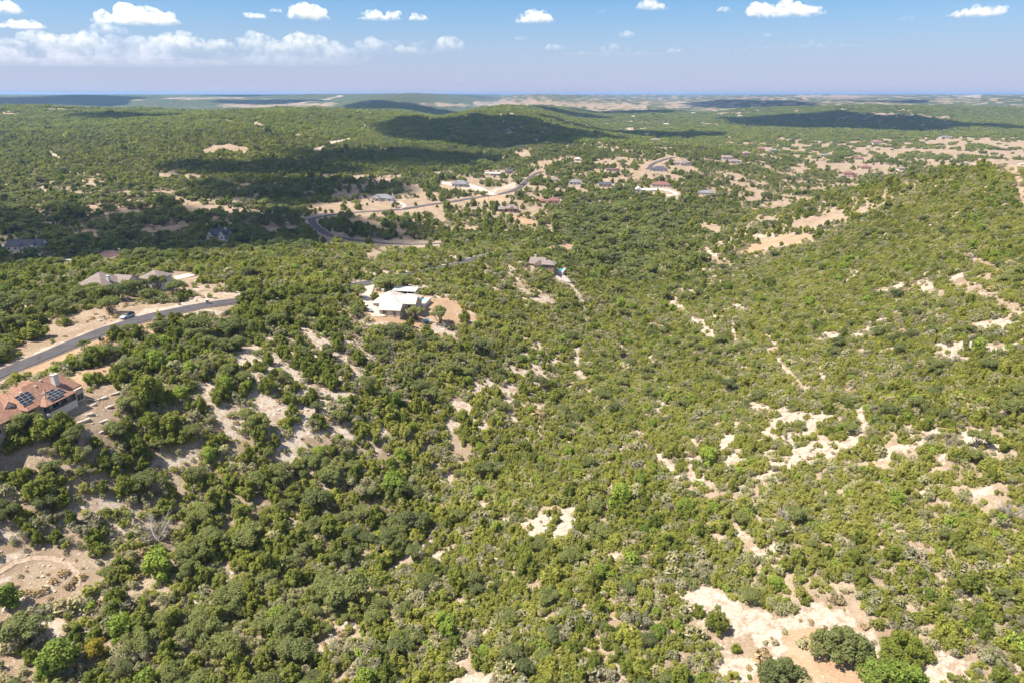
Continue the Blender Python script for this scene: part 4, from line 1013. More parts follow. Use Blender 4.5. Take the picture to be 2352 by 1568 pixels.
for i in range(1):
    me, tm, jm, W, H = make_proto('leafy', 555); me = me.copy(); me.materials[0] = F_yel; PROTO['yellow'].append((me, tm, None, W, H))
def make_dead(seed):
    r = np.random.default_rng(seed); tips = [(math.cos(a) * q, math.sin(a) * q, h) for a, q, h in zip(r.uniform(0, 6.28, 16), r.uniform(1.0, 3.0, 16), r.uniform(1.6, 3.6, 16))]
    bv, bf = branches(r, tips, .09, twig=9, wig=.25); tv, tf = branches(r, [(.1, 0, 1.2)], .2)
    cm = mesh_from('dead_branches', bv, bf, [GREYWOOD]); tm = mesh_from('dead_trunk', tv, tf, [GREYWOOD]); return cm, tm, None, 5.6, 3.6
PROTO['dead'] = [make_dead(5), make_dead(6)]
NAMES = {'broadoak': 'oak_tree', 'broadlime': 'leafy_tree', 'broadcedar': 'cedar_tree', 'juniper': 'cedar_tree', 'oak': 'oak_tree', 'leafy': 'leafy_tree', 'scrub': 'grey_shrub', 'squat': 'squat_cedar', 'yellow': 'yellow_shrub', 'dead': 'dead_tree'}
def plant(kind, v, loc, scale, rot, label, group=None, cat='tree'):
    me, tm, jm, W, H = PROTO[kind][v % len(PROTO[kind])]
    root = empty(NAMES[kind], loc, rot); root.scale = scale if hasattr(scale, '__len__') else (scale,) * 3
    tag(root, label, cat, group)
    link('crown' if kind not in ('dead',) else 'branches', me, root); link('trunk', tm, root)
    return root
hero_xy = []; LAND = []
for i, (px, py, w, kd, lb) in enumerate(HERO):
    if not w: continue
    g = gnd(px, py) if py < 1567 else Vector(pz(px, py, float(ground(*pz(px, py, 5)[:2]))))
    D = g.y * CP + (CAMZ - g.z) * SP; Wm = w * D / 1568; W = PROTO[kd][i % len(PROTO[kd])][3]
    s = Wm / W; s2 = min(s, 1.5) if kd != 'oak' else min(s, 1.25)
    plant(kd, i, (g.x, g.y, g.z - .05), (s, s, s2), random.uniform(-.5, .5) if kd.startswith('broad') else random.uniform(0, 6.28), lb, {'spr': 'oaks by the mauve-brown roofs', 'ced': 'cedars along the near road past its bend', 'tre': 'trees by the red-roofed house'}.get(lb[:3]) if 'screening' in lb or 'hiding' in lb else None, cat='shrub' if kd == 'yellow' else 'tree')
    LAND.append((g.x, g.y, lb)); hero_xy.append((g.x, g.y, Wm * .5 + (2.2 if kd in ('leafy', 'dead', 'yellow') else 0)))
for k in PTS:
    a = np.concatenate(PTS[k]); m = np.ones(len(a), bool)
    for hx, hy, hr in hero_xy: m &= np.hypot(a[:, 0] - hx, a[:, 1] - hy) > hr * .9 + .6
    PTS[k] = a[m]
for k in LOW: LOW[k] = np.concatenate(LOW[k])

ZONE = [(lambda px, py: (px < 620) & (py > 1225), 'round the looped-track clearing'), (lambda px, py: (px < 760), 'on the slope below the red-roofed house'),
        (lambda px, py: (px > 1500) & (py > 1290), 'beside the white gravel clearing'), (lambda px, py: (px > 1500), 'on the sunny hillside above the gravel clearing'),
        (lambda px, py: (py > 1230), 'on the near brushy slope between both clearings'), (lambda px, py: (px > -1e9), 'in the wooded draw below the white-roofed house')]
LOOK = {'juniper': 'bushy deep green cedar', 'oak': 'grey-green live oak with lumpy crown', 'leafy': 'fresh green leafy tree', 'scrub': 'sparse grey twiggy shrub', 'squat': 'sunlit-toned feathery squat cedar'}
SZ = {}
MARK = [(a_, b_, {'bri': 'bright lime-green round tree', 'dea': 'dead grey tree with fanned branches', 'blu': 'blue-green oak by the looped track', 'yel': 'yellow-leaved shrub', 'pal': 'pale green tree below the looped track', 'bro': 'broad oak thicket on the gravel', 'lig': 'light green spreading tree', 'tan': 'tangled bare grey branches', 'bar': 'bare pale snag'}[c_[:3]]) for a_, b_, c_ in LAND if c_[:3] in ('bri', 'dea', 'blu', 'yel', 'pal', 'bro', 'lig', 'tan', 'bar') and 'hedge' not in c_]
for kd, lim in (('juniper', 300), ('oak', 300), ('leafy', 60), ('scrub', 250), ('squat', 300)):
    a = PTS[kd]; wid = np.array([p[3] for p in PROTO[kd]]); v = np.arange(len(a)) % len(wid)
    pxw = wid[v] * a[:, 6] / a[:, 5]
    inside = (a[:, 3] > 8) & (a[:, 3] < 2344) & (a[:, 4] < 1575) & (a[:, 8] > 0)
    SZ[kd] = (0, 0); order = np.argsort(-np.where(inside, pxw, -1)); pick = [int(i) for i in order[:lim] if inside[i]]
    SZ[kd] = (float(np.percentile(a[pick, 6], 30)), float(np.percentile(a[pick, 6], 72)))
    for i in pick:
        x, y, z, px, py, D, s, rot, vis = a[i]
        zn = next(t for f, t in ZONE if f(px, py))
        nb = min(((math.hypot(x - a_, y - b_), c_) for a_, b_, c_ in MARK), default=(99, ''))
        if nb[0] < 9: zn = 'close to the ' + nb[1]
        big = 'large ' if s > SZ[kd][1] else 'small ' if s < SZ[kd][0] else ''
        plant(kd, int(v[i]), (x, y, z - .08), (s, s, s * random.uniform(.88, 1.12)), rot, big + LOOK[kd] + ' ' + zn, big + NAMES[kd].replace('_', ' ') + 's ' + zn, 'shrub' if kd in ('scrub', 'squat') else 'tree')
    m = np.ones(len(a), bool); m[pick] = False
    PTS[kd] = a[m]

# ------------------------------------------------------------------ the rest of the woods: past counting
def instancer(name, label, cat, P, scl, rot, vidx, meshes):
    """points that carry the meshes (geometry nodes); P is an n x 3 table of places"""
    col = bpy.data.collections.new(name + '_kinds')
    for i, me in enumerate(meshes): col.objects.link(bpy.data.objects.new('%s_kind_%02d' % (name, i), me))
    me = bpy.data.meshes.new(name); me.vertices.add(len(P)); me.vertices.foreach_set('co', np.asarray(P, np.float32).ravel()); me.update()
    a = me.attributes.new('vidx', 'INT', 'POINT'); a.data.foreach_set('value', np.asarray(vidx, np.int32))
    a = me.attributes.new('scl', 'FLOAT_VECTOR', 'POINT'); a.data.foreach_set('vector', np.asarray(scl, np.float32).ravel())
    a = me.attributes.new('rotv', 'FLOAT_VECTOR', 'POINT'); a.data.foreach_set('vector', np.asarray(rot, np.float32).ravel())
    o = link(name, me); tag(o, label, cat, kind='stuff')
    ng = bpy.data.node_groups.new(name, 'GeometryNodeTree')
    ng.interface.new_socket('Geometry', in_out='INPUT', socket_type='NodeSocketGeometry'); ng.interface.new_socket('Geometry', in_out='OUTPUT', socket_type='NodeSocketGeometry')
    gi = ng.nodes.new('NodeGroupInput'); go = ng.nodes.new('NodeGroupOutput'); ip = ng.nodes.new('GeometryNodeInstanceOnPoints'); ci = ng.nodes.new('GeometryNodeCollectionInfo')
    ci.inputs['Collection'].default_value = col; ci.inputs['Separate Children'].default_value = True; ci.inputs['Reset Children'].default_value = True
    def na(nm, t):
        nd = ng.nodes.new('GeometryNodeInputNamedAttribute'); nd.data_type = t; nd.inputs[0].default_value = nm; return nd.outputs[0]
    e2r = ng.nodes.new('FunctionNodeEulerToRotation')
    ng.links.new(gi.outputs[0], ip.inputs['Points']); ng.links.new(ci.outputs[0], ip.inputs['Instance']); ip.inputs['Pick Instance'].default_value = True
    ng.links.new(na('vidx', 'INT'), ip.inputs['Instance Index']); ng.links.new(na('rotv', 'FLOAT_VECTOR'), e2r.inputs[0]); ng.links.new(e2r.outputs[0], ip.inputs['Rotation'])
    ng.links.new(na('scl', 'FLOAT_VECTOR'), ip.inputs['Scale']); ng.links.new(ip.outputs[0], go.inputs[0])
    md = o.modifiers.new('scatter', 'NODES'); md.node_group = ng
    return o
def sr(a, r):
    s = a[:, 6:7] * np.array([[1, 1, 1]]) * np.concatenate([np.ones((len(a), 2)), r.uniform(.85, 1.15, (len(a), 1))], 1)
    rt = np.zeros((len(a), 3)); rt[:, 2] = a[:, 7]; return s, rt
for kd, nm, lb in (('juniper', 'cedar_thicket', 'dense deep green cedar brush covering the near slopes'), ('oak', 'oak_thicket', 'grey-green live oaks mixed through the cedar brush'), ('leafy', 'leafy_thicket', 'scattered fresh green leafy trees among the brush'), ('squat', 'squat_cedar_thicket', 'sunlit-toned yellow-green young cedars packed over the sunny slopes'), ('scrub', 'grey_scrub', 'grey twiggy scrub between the cedars')):
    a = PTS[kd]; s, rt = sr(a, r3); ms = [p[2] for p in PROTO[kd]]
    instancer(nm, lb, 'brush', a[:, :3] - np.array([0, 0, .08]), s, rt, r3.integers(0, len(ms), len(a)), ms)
# low brush between the trees
def brush_mesh(seed, m):
    r_ = np.random.default_rng(seed); L = []
    for i in range(5):
        a_ = r_.uniform(0, 6.28); q_ = r_.uniform(0, .75); s_ = r_.uniform(.25, .5); L.append((np.array([math.cos(a_) * q_, math.sin(a_) * q_, s_ * .9 + r_.uniform(0, .3)]), np.array([s_, s_, s_ * 1.25])))
    V, F, lf = leaves(r_, L, 190, .16, 2.2, .45); bv, bf = branches(r_, [l[0] for l in L], .025, twig=3)
    return joined('brush', [(V, F, lf), (bv, bf, None)], [m, GREYWOOD])
x, y, z, px, py, D, vis, dens, o = band(60, 470, 1.45)
k = (r3.random(len(x)) < np.clip(dens, 0, 1) ** 1.6 * .80) & free(x, y)
x, y, z = x[k], y[k], z[k]; rr = np.zeros((len(x), 3)); rr[:, 2] = r3.uniform(0, 6.28, len(x)); ss = np.exp(r3.normal(.12, .3, len(x)))[:, None] * np.ones((1, 3))
instancer('low_brush', 'knee-high green and grey brush filling the gaps between the trees', 'brush', np.stack([x, y, z], 1), ss, rr, r3.choice(6, len(x), p=[.26, .24, .2, .14, .10, .06]), [brush_mesh(1, F_sun), brush_mesh(2, F_sun), brush_mesh(3, F_grey), brush_mesh(4, F_grey), brush_mesh(5, F_oak), brush_mesh(6, F_lime)])
P_, S_, R_, I_, ms = [], [], [], [], []
for kd in LOW:
    a = LOW[kd]; s, rt = sr(a, r3); P_.append(a[:, :3] - np.array([0, 0, .15])); S_.append(s); R_.append(rt); I_.append(len(ms) + r3.integers(0, 4, len(a))); ms += [p[0] for p in LOWP[kd]]
instancer('valley_woodland', 'dark green cedars and oaks dotted over the valley and its slopes', 'woodland', np.concatenate(P_), np.concatenate(S_), np.concatenate(R_), np.concatenate(I_), ms)
x, y, z, px, py, D, vis, dens, o = band(1250, 3600, 8.6)
keep = (r3.random(len(x)) < np.clip(dens * 1.05, 0, 1) * (.55 + .45 * sstep(.35, .5, fbm(x / 40, y / 40, 95, 3)))) & (vis | (px < 0) | (px > 2352) | (r3.random(len(x)) < .15)) & free(x, y)
x, y, z = x[keep], y[keep], z[keep]
ss = np.exp(r3.normal(0, .22, len(x)))[:, None] * np.ones((1, 3)); rr = np.zeros((len(x), 3)); rr[:, 2] = r3.uniform(0, 6.28, len(x))
instancer('hill_woodland', 'far hills covered in dark cedar woods', 'woodland', np.stack([x, y, z - .4], 1), ss, rr, r3.integers(0, 6, len(x)), TUFT)
print('trees', {k: len(v) for k, v in PTS.items()}, {k: len(v) for k, v in LOW.items()}, 'far', len(x))

# ------------------------------------------------------------------ things by the road and in the yards
M_silver = simple('silver_paint', (.42, .50, .56), .35, .05, 1, 0, .5, .2)
M_black = simple('black_trim', (.02, .02, .022), .5, .1, 2, 0, .4)
M_tyre = simple('tyre', (.025, .025, .025), .9, .1, 3)
M_yellow = simple('yellow_paint', (.65, .38, .02), .5, .05, 2)
M_lamp = simple('lamp_glass', (.7, .7, .68), .2, .05, 2, 0, .6)
M_redlamp = simple('red_lamp', (.4, .02, .02), .3, .05, 2, 0, .6)
M_bluetank = simple('blue_plastic', (.10, .24, .36), .5, .06, 2, 0, .4)
M_green = simple('dark_green_plastic', (.03, .075, .055), .6, .1, 2, 0, .3)
M_rock = simple('limestone_rock', (.42, .36, .30), .95, .2, 1.2, .6)
M_pole = simple('weathered_pole', (.20, .16, .13), .95, .15, 2)

def suv(label, loc, rz):
    root = empty('parked_car', loc, rz); tag(root, label, 'car')
    def prof(name, pts, w0, m, z_in=None, top_in=.0):
        # side outline pushed across the width; upper points pulled in
        n_ = len(pts); zmax = max(p[1] for p in pts); zmin = min(p[1] for p in pts); V = []
        for s in (-1, 1):
            for x_, z_ in pts: V.append((x_, s * (w0 - top_in * (z_ - zmin) / (zmax - zmin + 1e-6)), z_))
        F = [tuple(range(n_)), tuple(range(2 * n_ - 1, n_ - 1, -1))] + [(i, i + n_, (i + 1) % n_ + n_, (i + 1) % n_) for i in range(n_)]
        return pmesh(name, V, F, m, root, .04)
    prof('body', [(-2.35,.38),(-2.38,.75),(-2.30,1.02),(-1.0,1.10),(.9,1.08),(1.5,1.0),(2.25,.86),(2.36,.62),(2.32,.36)], .93, M_silver, top_in=.06)
    prof('cabin', [(-2.26,1.0),(-2.1,1.62),(-1.8,1.72),(.05,1.74),(.35,1.66),(1.12,1.04)], .85, M_black, top_in=.16)
    prof('roof', [(-2.02,1.66),(-1.8,1.765),(.05,1.785),(.30,1.69)], .70, M_black, top_in=.04)
    for s in (-1, 1):
        for x0, x1 in ((-2.0,-1.15),(-1.05,-.15),(-.05,.62)):
            pmesh('window', [(x0, s*.835, 1.12),(x1, s*.835, 1.12),(x1-.06 if x1 < .5 else x1-.42, s*.735, 1.58),(x0+.05, s*.735, 1.58)], [(0,1,2,3) if s < 0 else (3,2,1,0)], M_glass, root)
        pbox('headlight', 2.2, 2.36, s*.62-.16, s*.62+.16, .66, .80, M_lamp, root); pbox('tail_lamp', -2.41, -2.28, s*.72-.1, s*.72+.1, .8, 1.0, M_redlamp, root)
        pbox('mirror', .55, .72, s*.98-.09, s*.98+.09, 1.05, 1.2, M_silver, root)
        for x in (-1.42, 1.42):
            wv, wf = tube_vf([(x, s*.72, .36), (x, s*.95, .36)], .36, 16); wh = pmesh('wheel', wv, wf, M_tyre, root)
            rv, rf = tube_vf([(x, s*.90, .36), (x, s*.965, .36)], .21, 10); pmesh('rim', rv, rf, M_alu, wh)
    pbox('bumper', 2.28, 2.42, -.85, .85, .38, .58, M_black, root); pbox('bumper', -2.44, -2.32, -.85, .85, .38, .6, M_black, root)
    return root
ga = gnd(300, 729); gb = gnd(286, 731)
gs = gnd(294, 730); rd = gnd(303, 736) - gnd(252, 752)
suv('silver-blue four-wheel-drive car with black roof parked in the dry field', (gs.x, gs.y, gs.z - .02), math.atan2(rd.y, rd.x) + math.pi)

g = gnd(364, 726)
root = empty('road_sign', g); tag(root, 'small yellow marker sign standing at the near road edge', 'sign')
ptube('post', [(0, 0, -.4), (0, 0, 2.1)], .05, M_yellow, root, 6); pmesh('board', *box_vf(-.32, .32, -.03, .03, 1.3, 2.15), M_yellow, root); 
g = gnd(85, 822)
root = empty('mailbox', g); tag(root, 'white mailbox on a post beside the near road', 'mailbox')
ptube('post', [(0, 0, -.3), (0, 0, 1.0)], .07, M_trim, root, 6)
hv = [(math.cos(a) * .18, z_, 1.12 + math.sin(a) * .16 if a <= math.pi else 1.0) for z_ in (-.35, .35) for a in np.linspace(0, math.pi, 7)]
hv += [(-.18, -.35, .98), (.18, -.35, .98), (-.18, .35, .98), (.18, .35, .98)]
F = [(i, i + 1, i + 8, i + 7) for i in range(6)] + [(0, 7, 17, 15), (6, 14, 16, 13), (14, 15, 17, 16), tuple([15] + [14] + list(range(6, -1, -1))), tuple([16, 17] + list(range(7, 14)))]
pmesh('box', hv, F, M_white, root); pbox('flag', .19, .21, -.1, .0, 1.1, 1.35, M_redlamp, root)
for i, (px, py, mm, lb) in enumerate(((230, 782, M_green, 'dark green wheeled bin on the road verge, with a lid slightly open'), (238, 785, M_black, 'charcoal wheeled bin on the verge, shorter than the green one'))):
    g = gnd(px, py); root = empty('wheeled_bin', g, .4); tag(root, lb, 'bin'); h = 1.15 - i * .12
    V = [(-.28,-.32,.08),(.28,-.32,.08),(.28,.32,.08),(-.28,.32,.08),(-.36,-.42,h),(.36,-.42,h),(.36,.42,h),(-.36,.42,h)]
    pmesh('body', V, box_vf(0,1,0,1,0,1)[1], mm, root, .02)
    pmesh('lid', [(-.4,-.48,h+.02),(.4,-.48,h+.02),(.4,.44,h+.1),(-.4,.44,h+.1),(-.36,-.42,h+.12),(.36,-.42,h+.12),(.36,.4,h+.2),(-.36,.4,h+.2)], box_vf(0,1,0,1,0,1)[1], mm, root)
    for s in (-1, 1):
        ptube('wheel', [(s*.30, .36, .12), (s*.38, .36, .12)], .13, M_tyre, root, 10)

def rock(name, label, loc, sx, sy, sz, seed, rz=0, cat='rock', group=None):
    bm = bmesh.new(); bmesh.ops.create_icosphere(bm, subdivisions=2, radius=1.0); r_ = random.Random(seed)
    for v in bm.verts:
        k = 1 + r_.uniform(-.28, .28); v.co = Vector((max(-.8, min(.8, v.co.x * k)) * sx, max(-.8, min(.8, v.co.y * k)) * sy, max(-.7, min(.62, v.co.z * k)) * sz))
    me = bpy.data.meshes.new(name); bm.to_mesh(me); bm.free(); me.materials.append(M_rock)
    o = link(name, me); o.location = loc; o.rotation_euler = (0, 0, rz); tag(o, label, cat, group); return o
# limestone ledges below the red-roofed house
for i, (px, py, L, a) in enumerate(((262,905,5.5,.9),(235,915,5,1.0),(205,952,3.6,.8),(190,968,6.5,1.0),(238,968,4,1.1),(240,990,6,1.0),(285,895,4,.7),(215,930,3,1.2),(250,935,3.4,1.0),(180,985,4,.9))):
    g = gnd(px, py); rock('limestone_ledge', 'long pale limestone ledge on the slope beside the red-roofed house', (g.x, g.y, g.z + .05), L * .34, .5, .5, i, a, 'ledge', 'limestone ledges by the red-roofed house')
g = gnd(548, 682); rock('boulder', 'square pale boulder by the caliche drive entrance', (g.x, g.y, g.z + .3), 1.1, .9, 1.3, 71)
g = gnd(268, 772); rock('boulder', 'grey boulder at the foot of a roadside cedar', (g.x, g.y, g.z + .2), .8, .7, .8, 72)
g = gnd(477, 698)
root = empty('gate_pillar', g, .3); tag(root, 'low stone entrance pillar beside the near road', 'pillar'); pbox('shaft', -.5, .5, -.5, .5, -.4, 1.5, M_stone, root, .03); pbox('cap_stone', -.62, .62, -.62, .62, 1.503, 1.66, M_trim, root, .02)

# pool, deck and patio cover of the white-roofed house
def pool(label, px, py, lx, ly, rz, dz, deck):
    g = gnd(px, py); root = empty('swimming_pool', (g.x, g.y, g.z + dz), rz); tag(root, label, 'pool')
    x0, x1, y0, y1 = deck
    for nm, b in (('deck', (x0, x1, y0, -ly/2)), ('deck', (x0, x1, ly/2, y1)), ('deck', (x0, -lx/2, -ly/2, ly/2)), ('deck', (lx/2, x1, -ly/2, ly/2))):
        pbox(nm, b[0], b[1], b[2], b[3], -2.6, .30, M_pdeck, root)
    pbox('basin', -lx/2+.001, lx/2-.001, -ly/2+.001, ly/2-.001, -2.2, -.5, M_poolfloor, root)
    pbox('water', -lx/2+.002, lx/2-.002, -ly/2+.002, ly/2-.002, -.49, .16, M_pool, root); return root, g
M_pdeck = simple('pink_deck', (.58, .47, .41), .9, .08, 1); M_poolfloor = simple('pool_floor', (.05, .35, .5), .8, .05, 1)
pool('blue swimming pool with pinkish deck behind the white-roofed house', 962, 694, 4.2, 8.5, R(-9), .5, (-3.2, 4.2, -7.5, 5.2))
pool('turquoise pool beside the stone house', 1283, 622, 5, 7, R(-16), .4, (-3.4, 3.6, -5.0, 4.6))
g = gnd(931, 682)
root = empty('patio_cover', (g.x, g.y, g.z), R(-9)); tag(root, 'flat blue-grey metal patio cover on posts behind the white-roofed house', 'patio cover')
pmesh('roof', [(-5.5,-2,3.0),(5.5,-2,3.0),(5.5,3.5,3.7),(-5.5,3.5,3.7),(-5.5,-2,3.16),(5.5,-2,3.16),(5.5,3.5,3.86),(-5.5,3.5,3.86)], box_vf(0,1,0,1,0,1)[1], M_bluegrey, root)
for xx in (-5.2, -1.7, 1.7, 5.2):
    for yy, hh in ((-1.8, 3.02), (3.3, 3.66)): pbox('post', xx-.1, xx+.1, yy-.1, yy+.1, -1.5, hh, M_trim, root)
pbox('screen', -5.0, 3.0, 3.36, 3.42, -.8, 3.5, M_green, root)
# small tank trailer and boat
g = gnd(979, 742)
root = empty('tank_trailer', g, R(10)); tag(root, 'small blue tank on a white-framed trailer in the stony yard', 'trailer')
ptube('tank', [(-.95,0,1.15),(-.8,0,1.15),(1.1,0,1.15),(1.3,0,1.15)], [.35,.68,.68,.35], M_bluetank, root, 16); pbox('frame', -1.9, 1.4, -.6, .6, .38, .5, M_white, root); pbox('toolbox', -1.85, -1.2, -.65, .65, .503, 1.35, M_white, root, .03)
for s in (-1, 1): ptube('wheel', [(.2, s*.62, .34), (.2, s*.82, .34)], .34, M_tyre, root, 12)
g = gnd(843, 712)
root = empty('boat', (g.x, g.y, g.z + .55), R(-48)); tag(root, 'white motorboat on a trailer at the drive edge', 'boat')
V = []; n_ = 7
for i, x in enumerate(np.linspace(-2.6, 2.9, n_)):
    w = .95 * (1 - max(0, (x - .6) / 2.4) ** 2 * .98); V += [(x, -w, .75 + i * .03), (x, w, .75 + i * .03), (x, w * .6, .12), (x, 0, -.02 + i * i * .006), (x, -w * .6, .12)]
F = [(i*5+k, i*5+(k+1) % 5, (i+1)*5+(k+1) % 5, (i+1)*5+k) for i in range(n_-1) for k in range(5)] + [(0,1,2,3,4), tuple(range(n_*5-1, n_*5-6, -1))]
pmesh('hull', V, F, M_white, root); pbox('console', -.4, .5, -.45, .45, .7, 1.35, M_white, root, .05); pbox('windscreen', .5, .56, -.5, .5, 1.1, 1.7, M_glass, root); pbox('outboard', -2.95, -2.55, -.2, .2, .3, 1.3, M_black, root, .05)
pbox('trailer_frame', -2.4, 3.4, -.5, .5, -.3, -.18, M_alu, root)
for s in (-1, 1): ptube('wheel', [(-.6, s*.75, -.25), (-.6, s*.95, -.25)], .3, M_tyre, root, 12)
# wooden utility poles in the valley
for px, py, h in ((1060, 500, 11), (1066, 466, 11), (918, 549, 11), (975, 497, 10), (1290, 545, 11), (1122, 462, 10)):
    g = gnd(px, py); root = empty('utility_pole', g, .3); tag(root, 'thin wooden utility pole with short crossarm in the valley', 'utility pole', 'utility poles in the valley')
    ptube('post', [(0, 0, -.5), (0, 0, h)], [.17, .11], M_pole, root, 7); pbox('crossarm', -1.1, 1.1, -.06, .06, h - .9, h - .76, M_pole, root)
    for x in (-.95, .95): ptube('insulator', [(x, 0, h-.77), (x, 0, h-.55)], .05, M_lamp, root, 6)

# ------------------------------------------------------------------ loose stones and dry tufts on the bare ground
def stone_mesh(seed):
    r_ = random.Random(seed); bm = bmesh.new(); bmesh.ops.create_icosphere(bm, subdivisions=1, radius=.5)
    for v in bm.verts: v.co = Vector((v.co.x * r_.uniform(.7, 1.3), v.co.y * r_.uniform(.6, 1.1), max(-.3, v.co.z * r_.uniform(.45, .8))))
    me = bpy.data.meshes.new('stone'); bm.to_mesh(me); bm.free(); me.materials.append(M_rock); return me
x, y, z, px, py, D, vis, dens, o = band(70, 330, .95)
w_ = np.maximum(o['L'], .8 * o['G']); p = w_ * .5 * sstep(.42, .58, fbm(x / 6, y / 6, 131, 3))
k = (r3.random(len(x)) < p) & free(x, y)
x, y, z = x[k], y[k], z[k]; rr = np.zeros((len(x), 3)); rr[:, 2] = r3.uniform(0, 6.28, len(x)); s_ = np.exp(r3.normal(-.75, .45, len(x)))[:, None] * np.ones((1, 3))
instancer('loose_stones', 'pale loose limestone rubble strewn over the bare patches', 'rubble', np.stack([x, y, z], 1), s_, rr, r3.integers(0, 5, len(x)), [stone_mesh(i) for i in range(5)])
def tuft_mesh(seed, m):
    r_ = np.random.default_rng(seed); L = [(np.array([0, 0, .22]), np.array([.35, .35, .25])), (np.array([.3, .1, .18]), np.array([.25, .25, .2]))]
    V, F, lf = leaves(r_, L, 60, .14, 2.2, .3); V[:, 2] = np.maximum(V[:, 2], -.02); me = mesh_from('tuft', V, F, [m]); attr_f(me, 'leaf', lf); return me
x, y, z, px, py, D, vis, dens, o = band(70, 420, 1.35)
w_ = np.maximum(.55 * o['L'], np.maximum(o['G'], .5 * o['O'])); p = (.25 + w_) * .30 * sstep(.45, .62, fbm(x / 7, y / 7, 137, 3))
k = (r3.random(len(x)) < p) & free(x, y)
x, y, z = x[k], y[k], z[k]; rr = np.zeros((len(x), 3)); rr[:, 2] = r3.uniform(0, 6.28, len(x)); s_ = np.exp(r3.normal(.05, .45, len(x)))[:, None] * np.ones((1, 3))
F_straw = foliage_material('dry_grass', (.20, .14, .075), (.42, .32, .19), (.30, .24, .12), .2)
instancer('dry_tufts', 'dry grass tufts and low weeds on the open ground', 'ground cover', np.stack([x, y, z], 1), s_, rr, r3.choice(4, len(x), p=[.4, .3, .2, .1]), [tuft_mesh(1, F_straw), tuft_mesh(2, F_straw), tuft_mesh(3, F_grey), tuft_mesh(4, F_jun)])

# ------------------------------------------------------------------ clouds: closed bodies of scattering mist at one base height
BASE = 1350.0
def cloud_material(name, dens, col=(1, 1, 1), g=.2, rough=None, lo=.40, hi=.62, fade=None):
    m = bpy.data.materials.new(name); m.use_nodes = True; nt = m.node_tree; nt.nodes.remove(nt.nodes['Principled BSDF'])
    v = nt.nodes.new('ShaderNodeVolumePrincipled'); v.inputs['Color'].default_value = (*col, 1); v.inputs['Density'].default_value = dens; v.inputs['Anisotropy'].default_value = g
    if rough:                                        # ragged, wispy body
        pos = N(nt, 'ShaderNodeNewGeometry').outputs['Position']
        d_ = mth(nt, 'MULTIPLY', ramp(nt, noise(nt, rough, 5, .62, pos), lo, hi), dens)
        if fade:                                     # thinner toward its base
            gz = N(nt, 'ShaderNodeSeparateXYZ'); nt.links.new(N(nt, 'ShaderNodeTexCoord').outputs['Generated'], gz.inputs[0])
            d_ = mth(nt, 'MULTIPLY', d_, mth(nt, 'ADD', mth(nt, 'MULTIPLY', ramp(nt, gz.outputs[2], .05, fade), .93), .07))
        nt.links.new(d_, v.inputs['Density'])
    nt.links.new(v.outputs[0], nt.nodes['Material Output'].inputs['Volume'])
    return m
M_cloud = cloud_material('cumulus', .010, rough=.0075, lo=.40, hi=.64, fade=.35); M_far = cloud_material('distant_cumulus', .0026, rough=.0042, lo=.40, hi=.68, fade=.75)
M_thin = cloud_material('thin_cumulus', .0012, (.93, .93, 1.0), rough=.0016, lo=.40, hi=.76, fade=.9); M_shade = cloud_material('dense_cumulus', .05); M_shade2 = cloud_material('light_cumulus', .035)
def cloud_mesh(seed, w, d, h, voxel, m, flat=.08, puffs=26, wob=.2):
    r_ = random.Random(seed); bm = bmesh.new(); tp = r_.uniform(-.45, .45)
    for i in range(puffs):
        t = r_.uniform(-1, 1); u = r_.uniform(-1, 1); q = min(1.0, ((t - tp) / (1.25 + .5 * abs(tp))) ** 2 * 1.5 + u * u * .6) if t * t + u * u <= 1 else 1.01
        if q > 1: t, u = t * .6, u * .6; q *= .36
        s = h * r_.uniform(.13, .36) * (1.15 - .6 * q)
        top = max(.05, 1 - q) * r_.uniform(.15, .85) * (h - s)
        mtx = Matrix.Translation((t * (w / 2 - s * .7), u * (d / 2 - s * .7), s * .5 + max(0, top - s * .3))) @ Matrix.Diagonal((s * r_.uniform(1, 1.5), s * r_.uniform(1, 1.5), s * r_.uniform(.75, 1.0), 1))
        bmesh.ops.create_icosphere(bm, subdivisions=2, radius=1.0, matrix=mtx)
    mtx = Matrix.Translation((0, 0, h * .14)) @ Matrix.Diagonal((w * .44, d * .44, h * .16, 1)); bmesh.ops.create_icosphere(bm, subdivisions=3, radius=1.0, matrix=mtx)
    me = bpy.data.meshes.new('cloud'); bm.to_mesh(me); bm.free()
    o = bpy.data.objects.new('cloud_tmp', me); COL.objects.link(o)
    md = o.modifiers.new('r', 'REMESH'); md.mode = 'VOXEL'; md.voxel_size = voxel
    dg = bpy.context.evaluated_depsgraph_get(); me2 = bpy.data.meshes.new_from_object(o.evaluated_get(dg)); bpy.data.objects.remove(o); bpy.data.meshes.remove(me)
    n_ = len(me2.vertices); co = np.empty(n_ * 3, np.float32); me2.vertices.foreach_get('co', co); co = co.reshape(-1, 3)
    nr = np.empty(n_ * 3, np.float32); me2.vertices.foreach_get('normal', nr) if False else None
    no = np.array([v.normal[:] for v in me2.vertices], np.float32)
    f = h * .22; X, Y, Z = co[:, 0], co[:, 1], co[:, 2]
    dsp = (fbm((X + Z * .7) / f, (Y - Z * .8) / f, seed, 4) - .5 + fbm((X - Z * .5) / f + 9, (Z + Y * .3) / f, seed + 7, 4) - .5) * h * wob
    co = co + no * dsp[:, None]
    co[:, 2] = np.where(co[:, 2] < h * flat, h * flat - (h * flat - co[:, 2]) * .15, co[:, 2])
    me2.vertices.foreach_set('co', co.ravel()); me2.materials.clear(); me2.materials.append(m); me2.update()
    return me2
